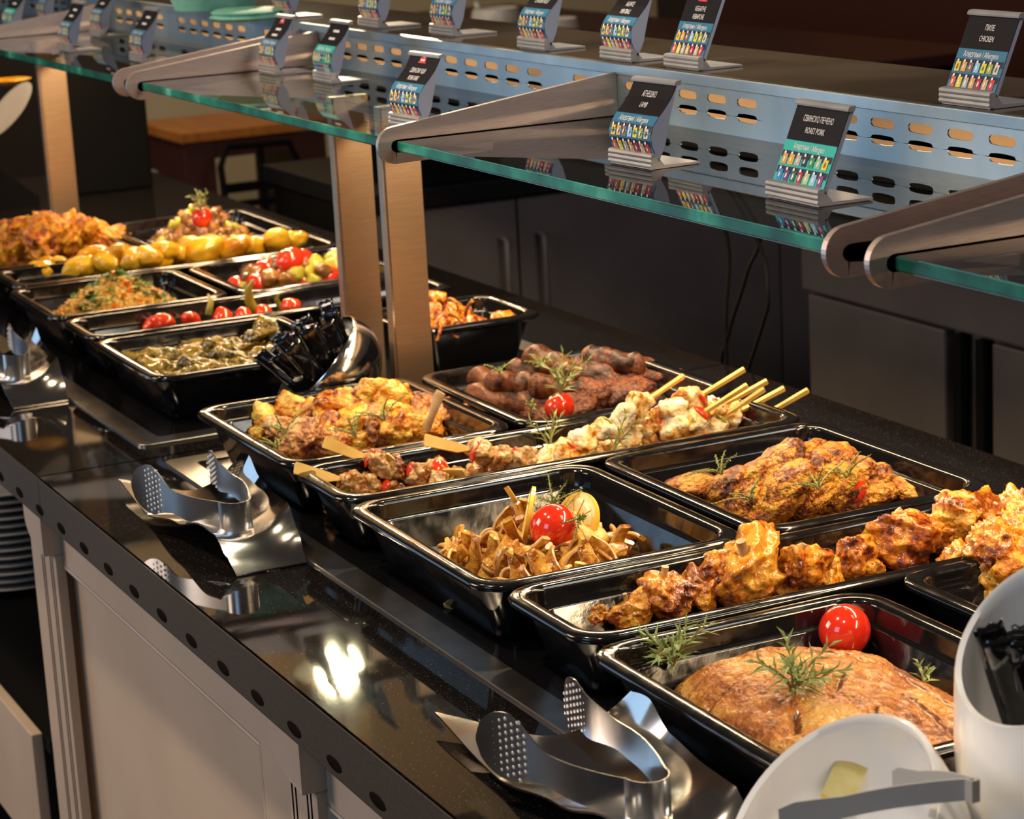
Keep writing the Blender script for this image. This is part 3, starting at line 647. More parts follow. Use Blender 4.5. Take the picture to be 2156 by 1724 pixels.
# ceiling lamps with light-giving faces
for i, (x, y, z) in enumerate(((-3.43, 1.07, 1.22),)):
    lt = thing('ceiling_lamp', 'warm pendant lamp hanging over far end of the counter', 'lamp', (x, y, z))
    bm = bmesh.new(); lathe(bm, [(.02, .30), (.02, .10), (.08, .06), (.10, -.01), (.095, -.01), (.07, .05), (0, .06)], 28); ob('lamp_shade', me(bm, 'lamp_shade', 'lampbody'), lt)
    bm = bmesh.new(); bmesh.ops.create_uvsphere(bm, u_segments=20, v_segments=12, radius=.055); ob('bulb', me(bm, 'bulb', 'bulb'), lt, (.03, 0, -.02))
# ------------------------------------------------------------------ pans
H = .065
def pan(x0, x1, y0, y1, label, h=H, fill=None, fillz=.018, rz=0, sauce=None):
    cx, cy = (x0+x1)/2, (y0+y1)/2; a, b = (x1-x0)/2, (y1-y0)/2
    t = thing('serving_pan', label, 'serving pan', (cx, cy, .0018), rz, 'black melamine serving pans')
    def rr(i, z, r): return rrect(-a+i, a-i, -b+i, b-i, r, z-.0018)
    # outer shell + rolled rim
    bm = bmesh.new()
    rs = [rr(.034, .002, .020), rr(.029, .006, .022), rr(.014, h-.014, .026), rr(.012, h-.009, .027), rr(.003, h-.0075, .031), rr(.0004, h-.006, .033), rr(0, h-.0035, .033), rr(.0008, h-.0012, .033), rr(.003, h, .031),
          rr(.012, h+.0004, .028), rr(.0150, h-.0008, .026), rr(.0165, h-.0035, .024)]
    loft(bm, rs, True, False)
    ob('rim_and_shell', me(bm, 'rim_and_shell', 'melamine'), t)
    bm = bmesh.new()
    rs = [rr(.0165, h-.0035, .024), rr(.0180, h-.015, .022), rr(.0185, h-.0165, .022), rr(.0225, h-.0175, .020), rr(.0238, h-.019, .020), rr(.0300, .010, .018), rr(.034, .006, .016), rr(.040, .0045, .014)]
    loft(bm, rs, False, True)
    ob('inner_wall', me(bm, 'inner_wall', 'melamine'), t)
    if sauce:
        bm = bmesh.new(); zz = fillz; ii = .0238+(.030-.0238)*min(1, max(0, (h-.019-zz)/(h-.029)))+.0006
        loft(bm, [rr(.036, .008, .014), rr(ii, zz-.001, .018), rr(ii+.002, zz, .018)], True, True)
        o = ob('sauce', me(bm, 'sauce', sauce), None, (cx, cy, .0018), (0, 0, rz))
        tag(o, 'sauce pooled at the bottom of the '+label.split(' pan ')[0].replace('black ', '')+' pan '+label.split(' pan ')[1], 'sauce', None, 'stuff')
    return t
pan(.003, .328, 0, .265, 'large black pan holding the roast pork slab', sauce='gravy', fillz=.026)
pan(-.012, .310, .297, .562, 'large black pan at right edge holding crusty chicken', sauce='gravy', fillz=.020)
pan(-.168, -.006, .008, .54, 'long black pan holding bony lamb chunks', sauce='gravy', fillz=.018)
pan(-.494, -.172, 0, .265, 'large black pan holding pork ears with tomato', sauce='sauce_y', fillz=.016)
pan(-.498, -.176, .275, .540, 'large black pan holding fried patties with thyme', sauce='gravy', fillz=.012)
pan(-.655, -.500, .006, .538, 'long black pan holding meat skewers', sauce='sauce_y', fillz=.012)
pan(-.975, -.660, .008, .272, 'large black pan holding golden chicken pieces', sauce='gravy', fillz=.016)
pan(-.968, -.660, .282, .548, 'large black pan holding blood sausages and dark patties')
pan(-1.432, -1.146, .022, .287, 'black pan holding glossy rolled vine leaves', sauce='olive', fillz=.020)
pan(-1.330, -1.148, .362, .553, 'small black pan behind the steel post with orange meat', h=.075)
pan(-1.602, -1.440, .028, .560, 'long black pan holding a few pickled peppers')
pan(-1.884, -1.610, .024, .285, 'black pan holding yellow rice with herbs')
pan(-1.884, -1.610, .300, .565, 'black pan holding vegetable stew with tomatoes', sauce='gravy', fillz=.012)
pan(-2.062, -1.892, .046, .575, 'long black pan holding yellow potatoes')
pan(-2.390, -2.070, .318, .578, 'black pan holding brown minced stew')
pan(-2.390, -2.070, .045, .308, 'black pan at left edge holding orange fried pieces')

# ------------------------------------------------------------------ food meshes
def fr(v, s, seed, o=4): return noise.fractal(Vector(v)*s+Vector((seed*3.7, seed*1.9, seed*5.3)), 1.0, 2.0, o)
def blob(seed, s=(1, 1, 1), amp=.25, f=1.4, sub=4, m='lamb', sharp=0, name='chunk', squash=0, fine=0, facets=0, soft=9):
    """irregular chunk, unit radius scaled by s (metres)"""
    bm = bmesh.new(); bmesh.ops.create_icosphere(bm, subdivisions=sub, radius=1)
    if facets:
        rn = random.Random(seed*13+1); PL = []
        for k in range(facets):
            z_ = 1-2*(k+.5)/facets; a_ = k*2.39996+rn.uniform(-.4, .4); q_ = math.sqrt(1-z_*z_); PL.append((Vector((q_*cos(a_), q_*sin(a_), z_+rn.uniform(-.25, .25))).normalized(), rn.uniform(.58, .98)))
    for v in bm.verts:
        c = v.co.copy(); n = fr(c, f, seed)
        if facets:
            w_ = 0
            for nn_, d_ in PL: w_ += (max(.02, nn_.dot(c))/d_)**soft
            v_ = 1.15*w_**(-1/soft); c0 = c; c = c*v_
            n = fr(c0, f, seed)
        if sharp: n = n*(1-sharp)+sharp*(1-2.2*abs(noise.noise(c*f*1.1+Vector((seed, 2*seed, 0)))))*.8
        if fine: n += fine*noise.noise(c*f*6+Vector((seed, 0, 0)))/amp
        if squash: c = Vector([math.copysign(abs(t)**(1-squash), t) for t in c])
        c *= 1+amp*n; v.co = Vector((c.x*s[0], c.y*s[1], c.z*s[2]))
    return me(bm, name, m, True, 0)
def capsule(seed, L_, r, bend, m, amp=.06, cut=None, f=60, name='roll', n=14, k=16):
    bm = bmesh.new(); rings = []
    for i in range(k+1):
        t = i/k; a = (t-.5)*bend; 
        if bend: c = Vector((L_/bend*sin(a), L_/bend*(1-cos(a)), 0))
        else: c = Vector(((t-.5)*L_, 0, 0))
        d = Vector((cos(a), sin(a), 0)); s = Vector((-sin(a), cos(a), 0)); e = abs(2*t-1)
        e2 = (1-max(0, (e-.72)/.28)**2.6*.75)**.5 if cut else (max(.02, 1-max(0, (e-.55)/.45)**2))**.5
        rad = r*e2
        ring = []
        for j in range(n):
            q = 2*pi*j/n; p = c+s*rad*cos(q)+Vector((0, 0, 1))*rad*sin(q)
            p += (p-c)*amp*4*noise.noise(p*f+Vector((seed*4, 0, 0))); ring.append(p)
        rings.append(ring)
    loft(bm, rings)
    d = me(bm, name, [m, cut or m], True, 0)
    if cut:
        for p in d.polygons:
            if abs(p.center.x) > L_*.40: p.material_index = 1
    return d
def strip(seed, L_=.05, w=.012, th=.003, curl=2.2, twist=.8, m=('ear', 'ear_l')):
    rnd = random.Random(seed); bm = bmesh.new(); rings = []; k = 16; c = Vector((0, 0, 0)); a = 0
    for i in range(k+1):
        t = i/k; a += curl/k*(1+.6*sin(t*5+seed)); c += Vector((cos(a), 0, sin(a)))*L_/k
        tw = twist*(t-.5)+.3*sin(seed+t*4); d = Vector((cos(a), 0, sin(a))); nrm = Vector((-sin(a), 0, cos(a))); y = Vector((0, 1, 0))
        u = y*cos(tw)+nrm*sin(tw); v = -y*sin(tw)+nrm*cos(tw); ww = w*(.92+.2*sin(pi*t))*(1+.3*noise.noise(Vector((t*4, seed, 0))))
        ring = []
        for q in range(10):
            g = 2*pi*q/10; ring.append(c+u*ww*.5*math.copysign(abs(cos(g))**.5, cos(g))+v*th*.5*math.copysign(abs(sin(g))**.7, sin(g)))
        rings.append(ring)
    loft(bm, rings)
    d = me(bm, 'strip', list(m))
    for p in d.polygons:
        if (p.index % 10) in (0, 9, 4, 5): p.material_index = 1
    co = sum((v.co for v in d.vertices), Vector())/len(d.vertices)
    for v in d.vertices: v.co -= co
    return d
def tomato(loc, r, label, stem=False, half=False, rot=(0, 0, 0)):
    bm = bmesh.new(); bmesh.ops.create_uvsphere(bm, u_segments=32, v_segments=20, radius=r)
    for v in bm.verts:
        q = v.co.normalized(); v.co.z *= .93
        if q.z > .75: v.co.z -= r*.16*((q.z-.75)/.25)**2
        if half and v.co.z < -.1*r: v.co.z = -.1*r-.02*r
    t = thing('cherry_tomato', label, 'tomato', loc); t.rotation_euler = rot if (stem or any(rot)) else (R(-125), R(20), 0)
    ob('tomato_body', me(bm, 'tomato_body', 'tomato'), t)
    bm = bmesh.new()
    for k in range(5): tube(bm, [(0, 0, r*.78), (r*.22*cos(k*1.25), r*.22*sin(k*1.25), r*.82), (r*.45*cos(k*1.25), r*.45*sin(k*1.25), r*.80)], [r*.07, r*.06, r*.01], 5)
    tube(bm, [(0, 0, r*.7), (0, 0, r*(1.1 if stem else .86))], r*.06, 6)
    ob('stalk', me(bm, 'stalk', 'pep_g'), t)
    return t
def sprig(loc, L_, label, kind='rosemary', n=None, nl=None, spread=.9, rot=(0, 0, 0), stems=3, seed=1, m=None, wid=.0015):
    rnd = random.Random(seed); t = thing(kind+'_sprig', label, 'herb', loc); t.rotation_euler = rot
    bs = bmesh.new(); bl = bmesh.new()
    nl = nl or L_*.55
    for s in range(stems):
        az = 2*pi*s/stems+rnd.uniform(-.4, .4); sp = spread*rnd.uniform(.3, 1) if stems > 1 else 0
        P = [Vector((L_*f*sp*cos(az)*(.4+.6*f), L_*f*sp*sin(az)*(.4+.6*f), L_*f*(1-.25*sp*f))) for f in (0, .33, .66, 1)]
        tube(bs, P, [.0011, .0010, .0008, .0005], 6)
        for k in range(n or 14):
            f = .12+.88*k/((n or 14)-1); i = min(2, int(f*3)); q = f*3-i; p = P[i].lerp(P[i+1], q); d = (P[i+1]-P[i]).normalized()
            a = k*2.4+s; side = d.orthogonal().normalized(); side.rotate(Matrix.Rotation(a, 3, d))
            ln = nl*(1-.45*f)*rnd.uniform(.75, 1.15); up_ = .55+.5*f
            dirv = (side*(1-.35*f)+d*up_).normalized(); mid = p+dirv*ln*.5; end = p+dirv*ln+side*ln*.12+Vector((0, 0, -ln*.06))
            ax = dirv.cross(side).normalized()*wid*(1 if kind == 'rosemary' else 1.3)
            nn = dirv.cross(ax).normalized()*wid*.55
            v = [bl.verts.new(x) for x in (p, mid-ax+nn, mid+ax+nn, end, mid-nn*.8)]
            for fc in ((0, 1, 2), (1, 3, 2), (0, 4, 1), (0, 2, 4), (1, 4, 3), (2, 3, 4)): bl.faces.new([v[i] for i in fc])
    ob('stem', me(bs, 'stem', 'stem'), t); o = ob('leaves', me(bl, 'leaves', m or kind, False), t); return t

def scatter(desc, place, cat, group, name, variants, pts, scale=1.0, svar=.12, rots=None, tilt=.5, seed=0, parts=None, rotz=None):
    """pts: (px, py, z[, scale]) of the centre of every piece"""
    rnd = random.Random(seed); out = []
    for i, p in enumerate(pts):
        if len(p) >= 3 and abs(p[0]) > 5: c = at(p[0], p[1], p[2]); sc = p[3] if len(p) > 3 else 1
        else: c = Vector(p[:3]); sc = p[3] if len(p) > 3 else 1
        o = ob(name, variants[i % len(variants)], None, c, (rnd.uniform(-tilt, tilt), rnd.uniform(-tilt, tilt), rotz+rnd.uniform(-.4, .4) if rotz is not None else rnd.uniform(0, 6.28)),
               scale*sc*(1+rnd.uniform(-svar, svar)))
        if parts: parts(o, i, rnd)
        out.append(o)
    register(out, desc, place, cat, group); return out
def grid(x0, x1, y0, y1, nx, ny, z, jit=.3, seed=1, dome=0, zj=.003):
    rnd = random.Random(seed); out = []
    for i in range(nx):
        for j in range(ny):
            u = (i+.5+rnd.uniform(-jit, jit)+(.25 if j % 2 else -.25))/nx; v = (j+.5+rnd.uniform(-jit, jit))/ny
            d = dome*(1-((u-.5)*2)**2)*(1-((v-.5)*2)**2)
            out.append((x0+(x1-x0)*u, y0+(y1-y0)*v, z+d+rnd.uniform(0, zj)))
    return out

# --- roast pork slab ---------------------------------------------------
bm = bmesh.new(); nu, nv = 110, 80; rows = []
CX, CY_ = .158, .128
GR = [((-.105, .07), (-.080, -.08), .0045), ((-.060, .085), (-.058, -.02), .0050), ((-.058, -.02), (-.040, -.085), .0045), ((.055, .0), (.090, -.035), .0050), ((-.01, .02), (.005, .0), .006), ((-.10, .045), (.0, .065), .0026), ((.0, .065), (.10, .060), .0026), ((.02, -.045), (.045, -.062), .006), ((.03, .04), (.11, .03), .003)]
def seg_d(p, a, b):
    a = Vector(a); b = Vector(b); t = max(0, min(1, (p-a).dot(b-a)/(b-a).length_squared)); return (p-(a+(b-a)*t)).length
def slab(u, v):
    x = (u*2-1); y = (v*2-1); X = x*.132; Y = y*.092
    e = (abs(x)**3.2+abs(y)**3.0); prof = max(0, 1-e)**.42
    wob = .055*noise.noise(Vector((x*1.5, y*1.5, 3)))
    X *= 1+wob; Y *= 1-wob
    z = .0345*prof*(1+.20*noise.noise(Vector((X*14, Y*14, 1)))-.12*x)+.0025*noise.noise(Vector((X*60, Y*60, 2)))*prof+.0016*noise.noise(Vector((X*220, Y*220, 4)))+.0035*noise.noise(Vector((X*28, Y*28, 9)))*prof
    P = Vector((X+.006*noise.noise(Vector((0, Y*30, 7))), Y))
    g = 0
    for a, b, dp in GR: g = max(g, dp*math.exp(-(seg_d(P, a, b)/.0026)**2))
    return Vector((X, Y, z-g)), g
gf = []
for i in range(nu+1): rows.append([slab(i/nu, j/nv) for j in range(nv+1)])
V = [[bm.verts.new(c[0]) for c in r] for r in rows]
for i in range(nu):
    for j in range(nv):
        f = bm.faces.new((V[i][j], V[i+1][j], V[i+1][j+1], V[i][j+1]))
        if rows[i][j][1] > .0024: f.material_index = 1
base = [V[i][0] for i in range(nu+1)]+[V[nu][j] for j in range(1, nv+1)]+[V[i][nv] for i in range(nu-1, -1, -1)]+[V[0][j] for j in range(nv-1, 0, -1)]
low = [bm.verts.new((v.co.x, v.co.y, -.012)) for v in base]
for k in range(len(base)): bm.faces.new((base[k], low[k], low[(k+1) % len(base)], base[(k+1) % len(base)]))
bm.faces.new(low)
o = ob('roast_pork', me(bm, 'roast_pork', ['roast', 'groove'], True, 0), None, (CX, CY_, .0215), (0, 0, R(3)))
tag(o, 'large roast pork slab with scored golden crust in the near pan', 'roast')
tomato(at(1778, 1327, .048), .0215, 'red tomato in the far corner of the roast pork pan')
sprig(at(1418, 1402, .046), .030, 'bushy rosemary sprig at left end of the roast pork', stems=6, n=14, nl=.024, spread=1.15, seed=3, rot=(R(10), R(-10), 0))
sprig(at(1668, 1455, .055), .036, 'tall rosemary sprig standing on middle of the roast pork', stems=6, n=16, nl=.022, spread=1.0, seed=5, rot=(R(-4), R(14), 0))
sprig(at(1945, 1440, .040), .016, 'little rosemary tip on right side of the roast pork', stems=2, n=7, nl=.016, spread=.6, seed=8)
# --- crusty chicken at right edge
vs = [blob(k, (.028, .022, .024), .42, 2.2, 5, ['lamb', 'fried', 'lamb'][k % 3], sharp=.5, name='crusty_chicken_piece', fine=.08, facets=12) for k in range(3)]
scatter('crusty dark orange roasted chicken piece', 'in the pan at right edge', 'chicken', 'crusty chicken pieces at the right edge', 'crusty_chicken_piece', vs,
        [(2035, 1200, .042), (2062, 1252, .030, .8), (2095, 1175, .062), (2140, 1140, .066), (2150, 1205, .055), (2120, 1235, .04), (2148, 1172, .060, .8)], seed=3)
# --- lamb: bony chunks
LV = [blob(20+k, (.033, .023, .024), .34, 1.7, 5, ['lamb', 'lamb_y'][k % 2], sharp=.35, name='lamb_chunk', facets=11, soft=14, fine=.05) for k in range(8)]
bm = bmesh.new(); tube(bm, [(0, 0, -.004), (0, 0, .012), (.0005, 0, .022)], [.0058, .0046, .0054], 10); bone_d = me(bm, 'bone', 'bone')
bm = bmesh.new(); prism(bm, [(-.008, -.004), (.008, -.006), (.0095, .006), (.004, .010), (-.006, .008)], 'x', -.0015, .0015); bone_f = me(bm, 'bone', 'bone')
def add_bones(o, i, rnd):
    for k in range(1+i % 2):
        a = rnd.uniform(-1.2, 1.2); b = ob('bone', bone_d if k != 1 else bone_f, o, (rnd.uniform(-.012, .012), rnd.uniform(-.006, .008), .0125), (rnd.uniform(-.8, .8), a*.6, rnd.uniform(0, 6)), rnd.uniform(.55, .8))
scatter('amber roasted lamb chunk with bone ends', 'in the long lamb pan', 'lamb', 'bony lamb chunks', 'lamb_chunk', LV,
        [(1248, 1298, .030, .55), (1330, 1285, .034, .75), (1405, 1255, .040, 1.1), (1470, 1240, .040, .8), (1510, 1205, .048, 1.0), (1575, 1195, .052, 1.15), (1575, 1238, .032, .85), (1635, 1220, .036, .8),
         (1690, 1188, .050, .95), (1740, 1200, .038, .8), (1800, 1170, .042, .8), (1850, 1145, .044, .85), (1900, 1130, .052, 1.1), (1965, 1120, .046, .9), (2010, 1090, .058, 1.0), (2060, 1075, .062, 1.15),
         (2095, 1105, .050, .95), (2140, 1080, .058, 1.0), (2040, 1125, .036, .8), (1820, 1195, .030, .7)], seed=6, tilt=.35, parts=add_bones, scale=.86)
# --- pork ears
EV = [strip(k, L_=.050+.012*(k % 3), w=.013+.003*(k % 2), th=.0050, curl=1.0+.9*(k % 4), twist=.12*(k % 3)) for k in range(8)]
rnd = random.Random(4); pts = []
for i in range(90):
    a = rnd.uniform(0, 2*pi); q = rnd.uniform(0, 1)**.5; x = -.330+.108*q*cos(a); y = .128+.088*q*sin(a)
    pts.append((x, y, .020+.026*(1-q*q)+rnd.uniform(0, .006)))
scatter('curled amber pork ear strip', 'in the pork ear pan', 'pork ear', 'braised pork ear strips', 'pork_ear_strip', EV, pts, seed=5, tilt=.9, scale=.88)
tomato(at(1165, 1110, .062), .0222, 'big red tomato on top of the pork ears')
def lemon(loc, r, label, rot, cat='lemon'):
    t = thing('lemon_slice', label, cat, loc); t.rotation_euler = rot
    bm = bmesh.new(); rings = []
    for rr_, z in ((r*.9, -.0025), (r, -.0018), (r, .0018), (r*.9, .0025)): rings.append([Vector((rr_*cos(2*pi*k/36), rr_*sin(2*pi*k/36), z)) for k in range(36)])
    loft(bm, rings, True, True); ob('peel', me(bm, 'peel', 'lemon'), t)
    bm = bmesh.new()
    for k in range(9):
        a0 = 2*pi*k/9+.06; a1 = 2*pi*(k+1)/9-.06
        for sgn in (1,-1):
            P = [(r*.08*cos((a0+a1)/2), r*.08*sin((a0+a1)/2))]+[(r*.80*cos(a0+(a1-a0)*j/4), r*.80*sin(a0+(a1-a0)*j/4)) for j in range(5)]
            lo = [bm.verts.new((u, v, sgn*.0020)) for u, v in P]; hi = [bm.verts.new((u*.96, v*.96, sgn*.0034)) for u, v in P]
            for j in range(6): bm.faces.new((lo[j], lo[(j+1) % 6], hi[(j+1) % 6], hi[j]))
            bm.faces.new(hi)
    ob('flesh_segments', me(bm, 'flesh_segments', 'lemon_p', False), t); return t
lemon(at(1112, 1090, .060), .030, 'lemon slice leaning left behind the big tomato', (R(76), R(-10), R(-26)))
lemon(at(1215, 1098, .058), .028, 'pale lemon slice leaning right behind the big tomato', (R(58), R(40), R(-8)))
o = ob('potato_wedge', blob(61, (.020, .012, .010), .12, 1.2, 3, 'zest', squash=.35, name='potato_wedge'), None, at(1238, 1128, .048), (.2, .3, .6)); tag(o, 'pale boiled potato wedge with dill right of the big tomato', 'potato')
bm = bmesh.new(); prism(bm, [(-.006, -.002), (.006, -.002), (.0068, .034), (-.004, .042)], 'x', -.0022, .0022)
o = ob('bread_stick', me(bm, 'bread_stick', 'bamboo', False), None, at(1105, 1085, .050), (R(18), R(-28), R(70))); tag(o, 'flat yellow strip poking up behind the lemon slice', 'garnish')
sprig(at(1165, 1062, .072), .018, 'dill sprig lying behind the big tomato', kind='dill', stems=6, n=26, nl=.007, spread=1.6, seed=12, wid=.00045, rot=(R(20), R(35), 0))
sprig(at(1225, 1085, .074), .030, 'dill sprig trailing over the potato wedge', kind='dill', stems=3, n=34, nl=.006, spread=.5, seed=13, wid=.00045, rot=(R(20), R(95), R(-20)))
# --- patties
PV = [blob(30+k, (.034, .028, .0130), .17, 1.5, 5, 'patty', name='fried_patty', fine=.03) for k in range(5)]
pp = [(1450, 1025, .042, .95, 25), (1492, 1040, .034, .85, 60), (1530, 1022, .046, 1, 40), (1548, 1060, .036, .9, 75), (1590, 1000, .056, 1, 40), (1610, 1045, .044, 1.05, 60), (1640, 975, .070, 1.0, 50), (1655, 1020, .058, 1, 70),
      (1650, 1070, .034, .95, 60), (1690, 960, .072, .95, 35), (1735, 968, .072, 1.1, 15), (1700, 1005, .060, 1, 65), (1705, 1050, .042, .95, 60), (1745, 1020, .054, 1, 65), (1790, 995, .052, .95, 20), (1765, 1055, .036, .9, 10),
      (1820, 1010, .044, .9, 35), (1835, 1040, .034, .95, 20), (1885, 1022, .036, .85, 10), (1915, 1028, .036, .8, 5), (1960, 1022, .036, .9, 5), (1600, 1085, .026, .9, 10), (1560, 1035, .034, .9, 20), (1680, 1088, .022, .8, 10), (1780, 1035, .046, .9, 35), (1860, 1000, .040, .8, 15)]
out = []
rnd = random.Random(9)
for i, (px, py, z, sc, tl) in enumerate(pp):
    o = ob('fried_patty', PV[i % 5], None, at(px, py, z), (R(tl*.75)*rnd.choice((1, .6)), -R(tl*.45), rnd.uniform(-.5, .6)), sc*1.0); out.append(o)
register(out, 'browned crusty minced meat patty', 'in the patty pan', 'patty', 'fried patties with thyme')
tomato(at(1790, 1028, .052), .0165, 'red tomato with green stalk among the fried patties', stem=True, rot=(R(-20), R(15), 0))
for (px, py, z, s, lb) in ((1585, 1055, .060, 21, 'thyme sprig on the left front of the fried patties'), (1725, 1030, .066, 22, 'thyme sprig left of tomato among the fried patties'), (1785, 1005, .066, 23, 'thyme sprig above the tomato on the fried patties'), (1520, 998, .064, 24, 'small thyme sprig on the leftmost fried patties')):
    sprig(at(px, py, z), .022, lb, kind='thyme', stems=5, n=12, nl=.0045, spread=1.7, seed=s, wid=.0010, rot=(R(15), R(-20), 0))
# --- skewers
SC = [blob(70+k, (.0125, .0125, .0115), .30, 1.8, 4, 'pork', facets=9, soft=14, name='meat_piece', fine=.04) for k in range(4)]
WC = [blob(80+k, (.0155, .0145, .0140), .24, 1.6, 4, 'white', facets=9, soft=12, name='meat_piece', fine=.03) for k in range(4)]
bm = bmesh.new(); bmesh.ops.create_icosphere(bm, subdivisions=3, radius=1)
for v in bm.verts: v.co = Vector((v.co.x*.003+.003*v.co.z**2, v.co.y*.0085, v.co.z*.011))
pr_ = me(bm, 'pepper_piece', 'pep_r'); pg_ = pr_.copy(); pg_.materials.clear(); pg_.materials.append(M['pep_g'])
def skewer(p0, p1, label, white=False, n=4, paddle=.05, group='pork skewers', pep='r', s=1):
    """p0 handle tip, p1 far end (world)"""
    p0, p1 = Vector(p0), Vector(p1); d = p1-p0; Ln = d.length; q = d.to_track_quat('X', 'Z')
    t = thing('meat_skewer', label, 'skewer', p0, group=group); t.rotation_euler = q.to_euler()
    bm = bmesh.new(); h = paddle; a, b = (.0066, .0014) if not white else (.0028, .0020)
    prism(bm, [(-.001, -a*.7), (0, -a), (h*.72, -a), (h, -.0016), (Ln, -.0012), (Ln, .0012), (h, .0016), (h*.72, a*.55), (0, a), (-.001, a*.7)], 'z', -b, b)
    ob('stick', me(bm, 'stick', 'bamboo', False), t, None, (R(62), 0, 0))
    rnd = random.Random(int(p0.x*9999)); x = h+.014
    ob('pepper_piece', pr_ if pep == 'r' else pg_, t, (h+.003, 0, 0), (rnd.uniform(-.5, .5), .2, 0), rnd.uniform(.9, 1.2))
    for k in range(n):
        ob('meat_piece', (WC if white else SC)[k % 4], t, (x, rnd.uniform(-.002, .002), rnd.uniform(-.001, .002)), (rnd.uniform(0, 6), rnd.uniform(-.4, .4), rnd.uniform(-.4, .4)), rnd.uniform(.9, 1.12)*s)
        x += .024*s if white else .020*s
        if k % 2: ob('pepper_piece', pg_ if (k+(pep == 'r')) % 4 < 2 else pr_, t, (x-.008, 0, .003), (rnd.uniform(-1, 1), .1, 0), .9); x += .004
    return t
skewer(at(622, 985, .070), at(800, 1028, .036), 'pork skewer nearest the pan corner with yellow paddle handle')
skewer(at(683, 930, .088), at(880, 1000, .046), 'pork skewer with raised handle crossing the chicken pan rim', paddle=.045)
skewer(at(824, 962, .068), at(740, 1030, .030), 'pork skewer with short handle in the pile middle', n=3, paddle=.030)
skewer(at(980, 998, .046), at(835, 975, .040), 'pork skewer with handle pointing right along the pan rim', n=3, paddle=.035)
skewer(at(895, 926, .082), at(1090, 965, .050), 'pork skewer whose handle ends in a red pepper bead', paddle=.050)
skewer(at(870, 1030, .030), at(1080, 985, .034), 'pork skewer lying low along the front wall', paddle=.02, n=5)
skewer(at(940, 960, .048), at(1150, 950, .036), 'pork skewer ending beside the rosemary in the skewer pan', paddle=.02, n=5, pep='g')
WS = [((1438, 792), (1205, 945), .105, .052, 'g', 'leftmost chicken skewer with green pepper by the handle', 6), ((1566, 778), (1300, 935), .110, .040, 'r', 'chicken skewer with longest highest handle', 6),
      ((1572, 812), (1370, 935), .098, .036, 'r', 'chicken skewer whose handle is just below the longest', 5), ((1614, 803), (1400, 915), .094, .040, 'r', 'chicken skewer, fourth handle from left', 5), ((1608, 820), (1440, 930), .084, .034, 'g', 'chicken skewer tucked under the fourth handle', 4),
      ((1650, 818), (1480, 905), .078, .038, 'r', 'chicken skewer with broad flat bamboo handle', 4), ((1700, 822), (1560, 900), .076, .034, 'r', 'rightmost chicken skewer beside the back corner', 3), ((1535, 840), (1250, 960), .070, .030, 'g', 'chicken skewer lying low in the middle of the pan', 7)]
for a, b, z0, z1, pe, lb, n in WS: skewer(at(*a, z0), at(*b, z1), lb, True, n, paddle=.052, group='grilled chicken skewers', pep=pe, s=1.0)
lemon(at(1228, 955, .044), .016, 'small lemon slice in middle of the skewer pan', (R(25), R(-20), 0))
sprig(at(1158, 945, .046), .036, 'rosemary sprig standing in middle of the skewer pan', stems=3, n=8, nl=.024, spread=.9, seed=15, rot=(R(-5), R(-15), 0))
sprig(at(1285, 955, .050), .045, 'rosemary sprig leaning on the chicken skewers', stems=2, n=10, nl=.018, spread=.4, seed=17, rot=(R(-30), R(10), 0))
# --- golden chicken pan
GV = [blob(40+k, (.029, .022, .020), .30, 1.6, 5, ['skin', 'skin', 'flesh'][k % 3], sharp=.25, facets=12, soft=9, name='chicken_piece', fine=.04) for k in range(6)]
gp = [(560, 885, .042), (545, 915, .030, .8), (590, 905, .044), (620, 868, .050), (655, 880, .048), (640, 920, .050), (610, 945, .030, .8), (690, 895, .050), (670, 930, .040), (715, 865, .058), (735, 850, .062), (765, 850, .060), (745, 895, .052), (705, 925, .040),
      (780, 880, .056), (800, 832, .072), (825, 840, .070), (790, 905, .046), (755, 930, .034, .9), (830, 870, .060), (860, 860, .056), (840, 900, .048), (870, 900, .046), (885, 872, .050), (905, 900, .042), (930, 878, .046), (960, 880, .044, 1.1), (975, 895, .034, .9), (935, 908, .032, .8), (815, 922, .032, .85)]
scatter('golden brown roasted chicken piece', 'in the chicken pan', 'chicken', 'golden roasted chicken pieces', 'chicken_piece', GV, gp, seed=8, scale=.86)
bm = bmesh.new(); tube(bm, [(0, 0, 0), (.001, 0, .018), (0, 0, .040), (0, .001, .046)], [.0052, .0042, .0062, .0058], 10, flat=.6)
o = ob('chicken_bone', me(bm, 'chicken_bone', 'bone'), None, at(897, 905, .050), (R(-20), R(12), 0)); tag(o, 'bare bone sticking up at right side of the chicken pan', 'bone')
for (px, py, z, s, lb) in ((600, 912, .066, 31, 'thyme sprig on the left of the golden chicken'), (585, 945, .050, 33, 'thyme sprig hanging at the left front of golden chicken'), (750, 920, .060, 32, 'thyme sprig at front middle of the golden chicken'), (810, 885, .078, 34, 'thyme sprig on centre of the golden chicken')):
    sprig(at(px, py, z), .026, lb, kind='thyme', stems=5, n=12, nl=.0045, spread=1.8, seed=s, wid=.0010, rot=(R(15), R(-25), 0))
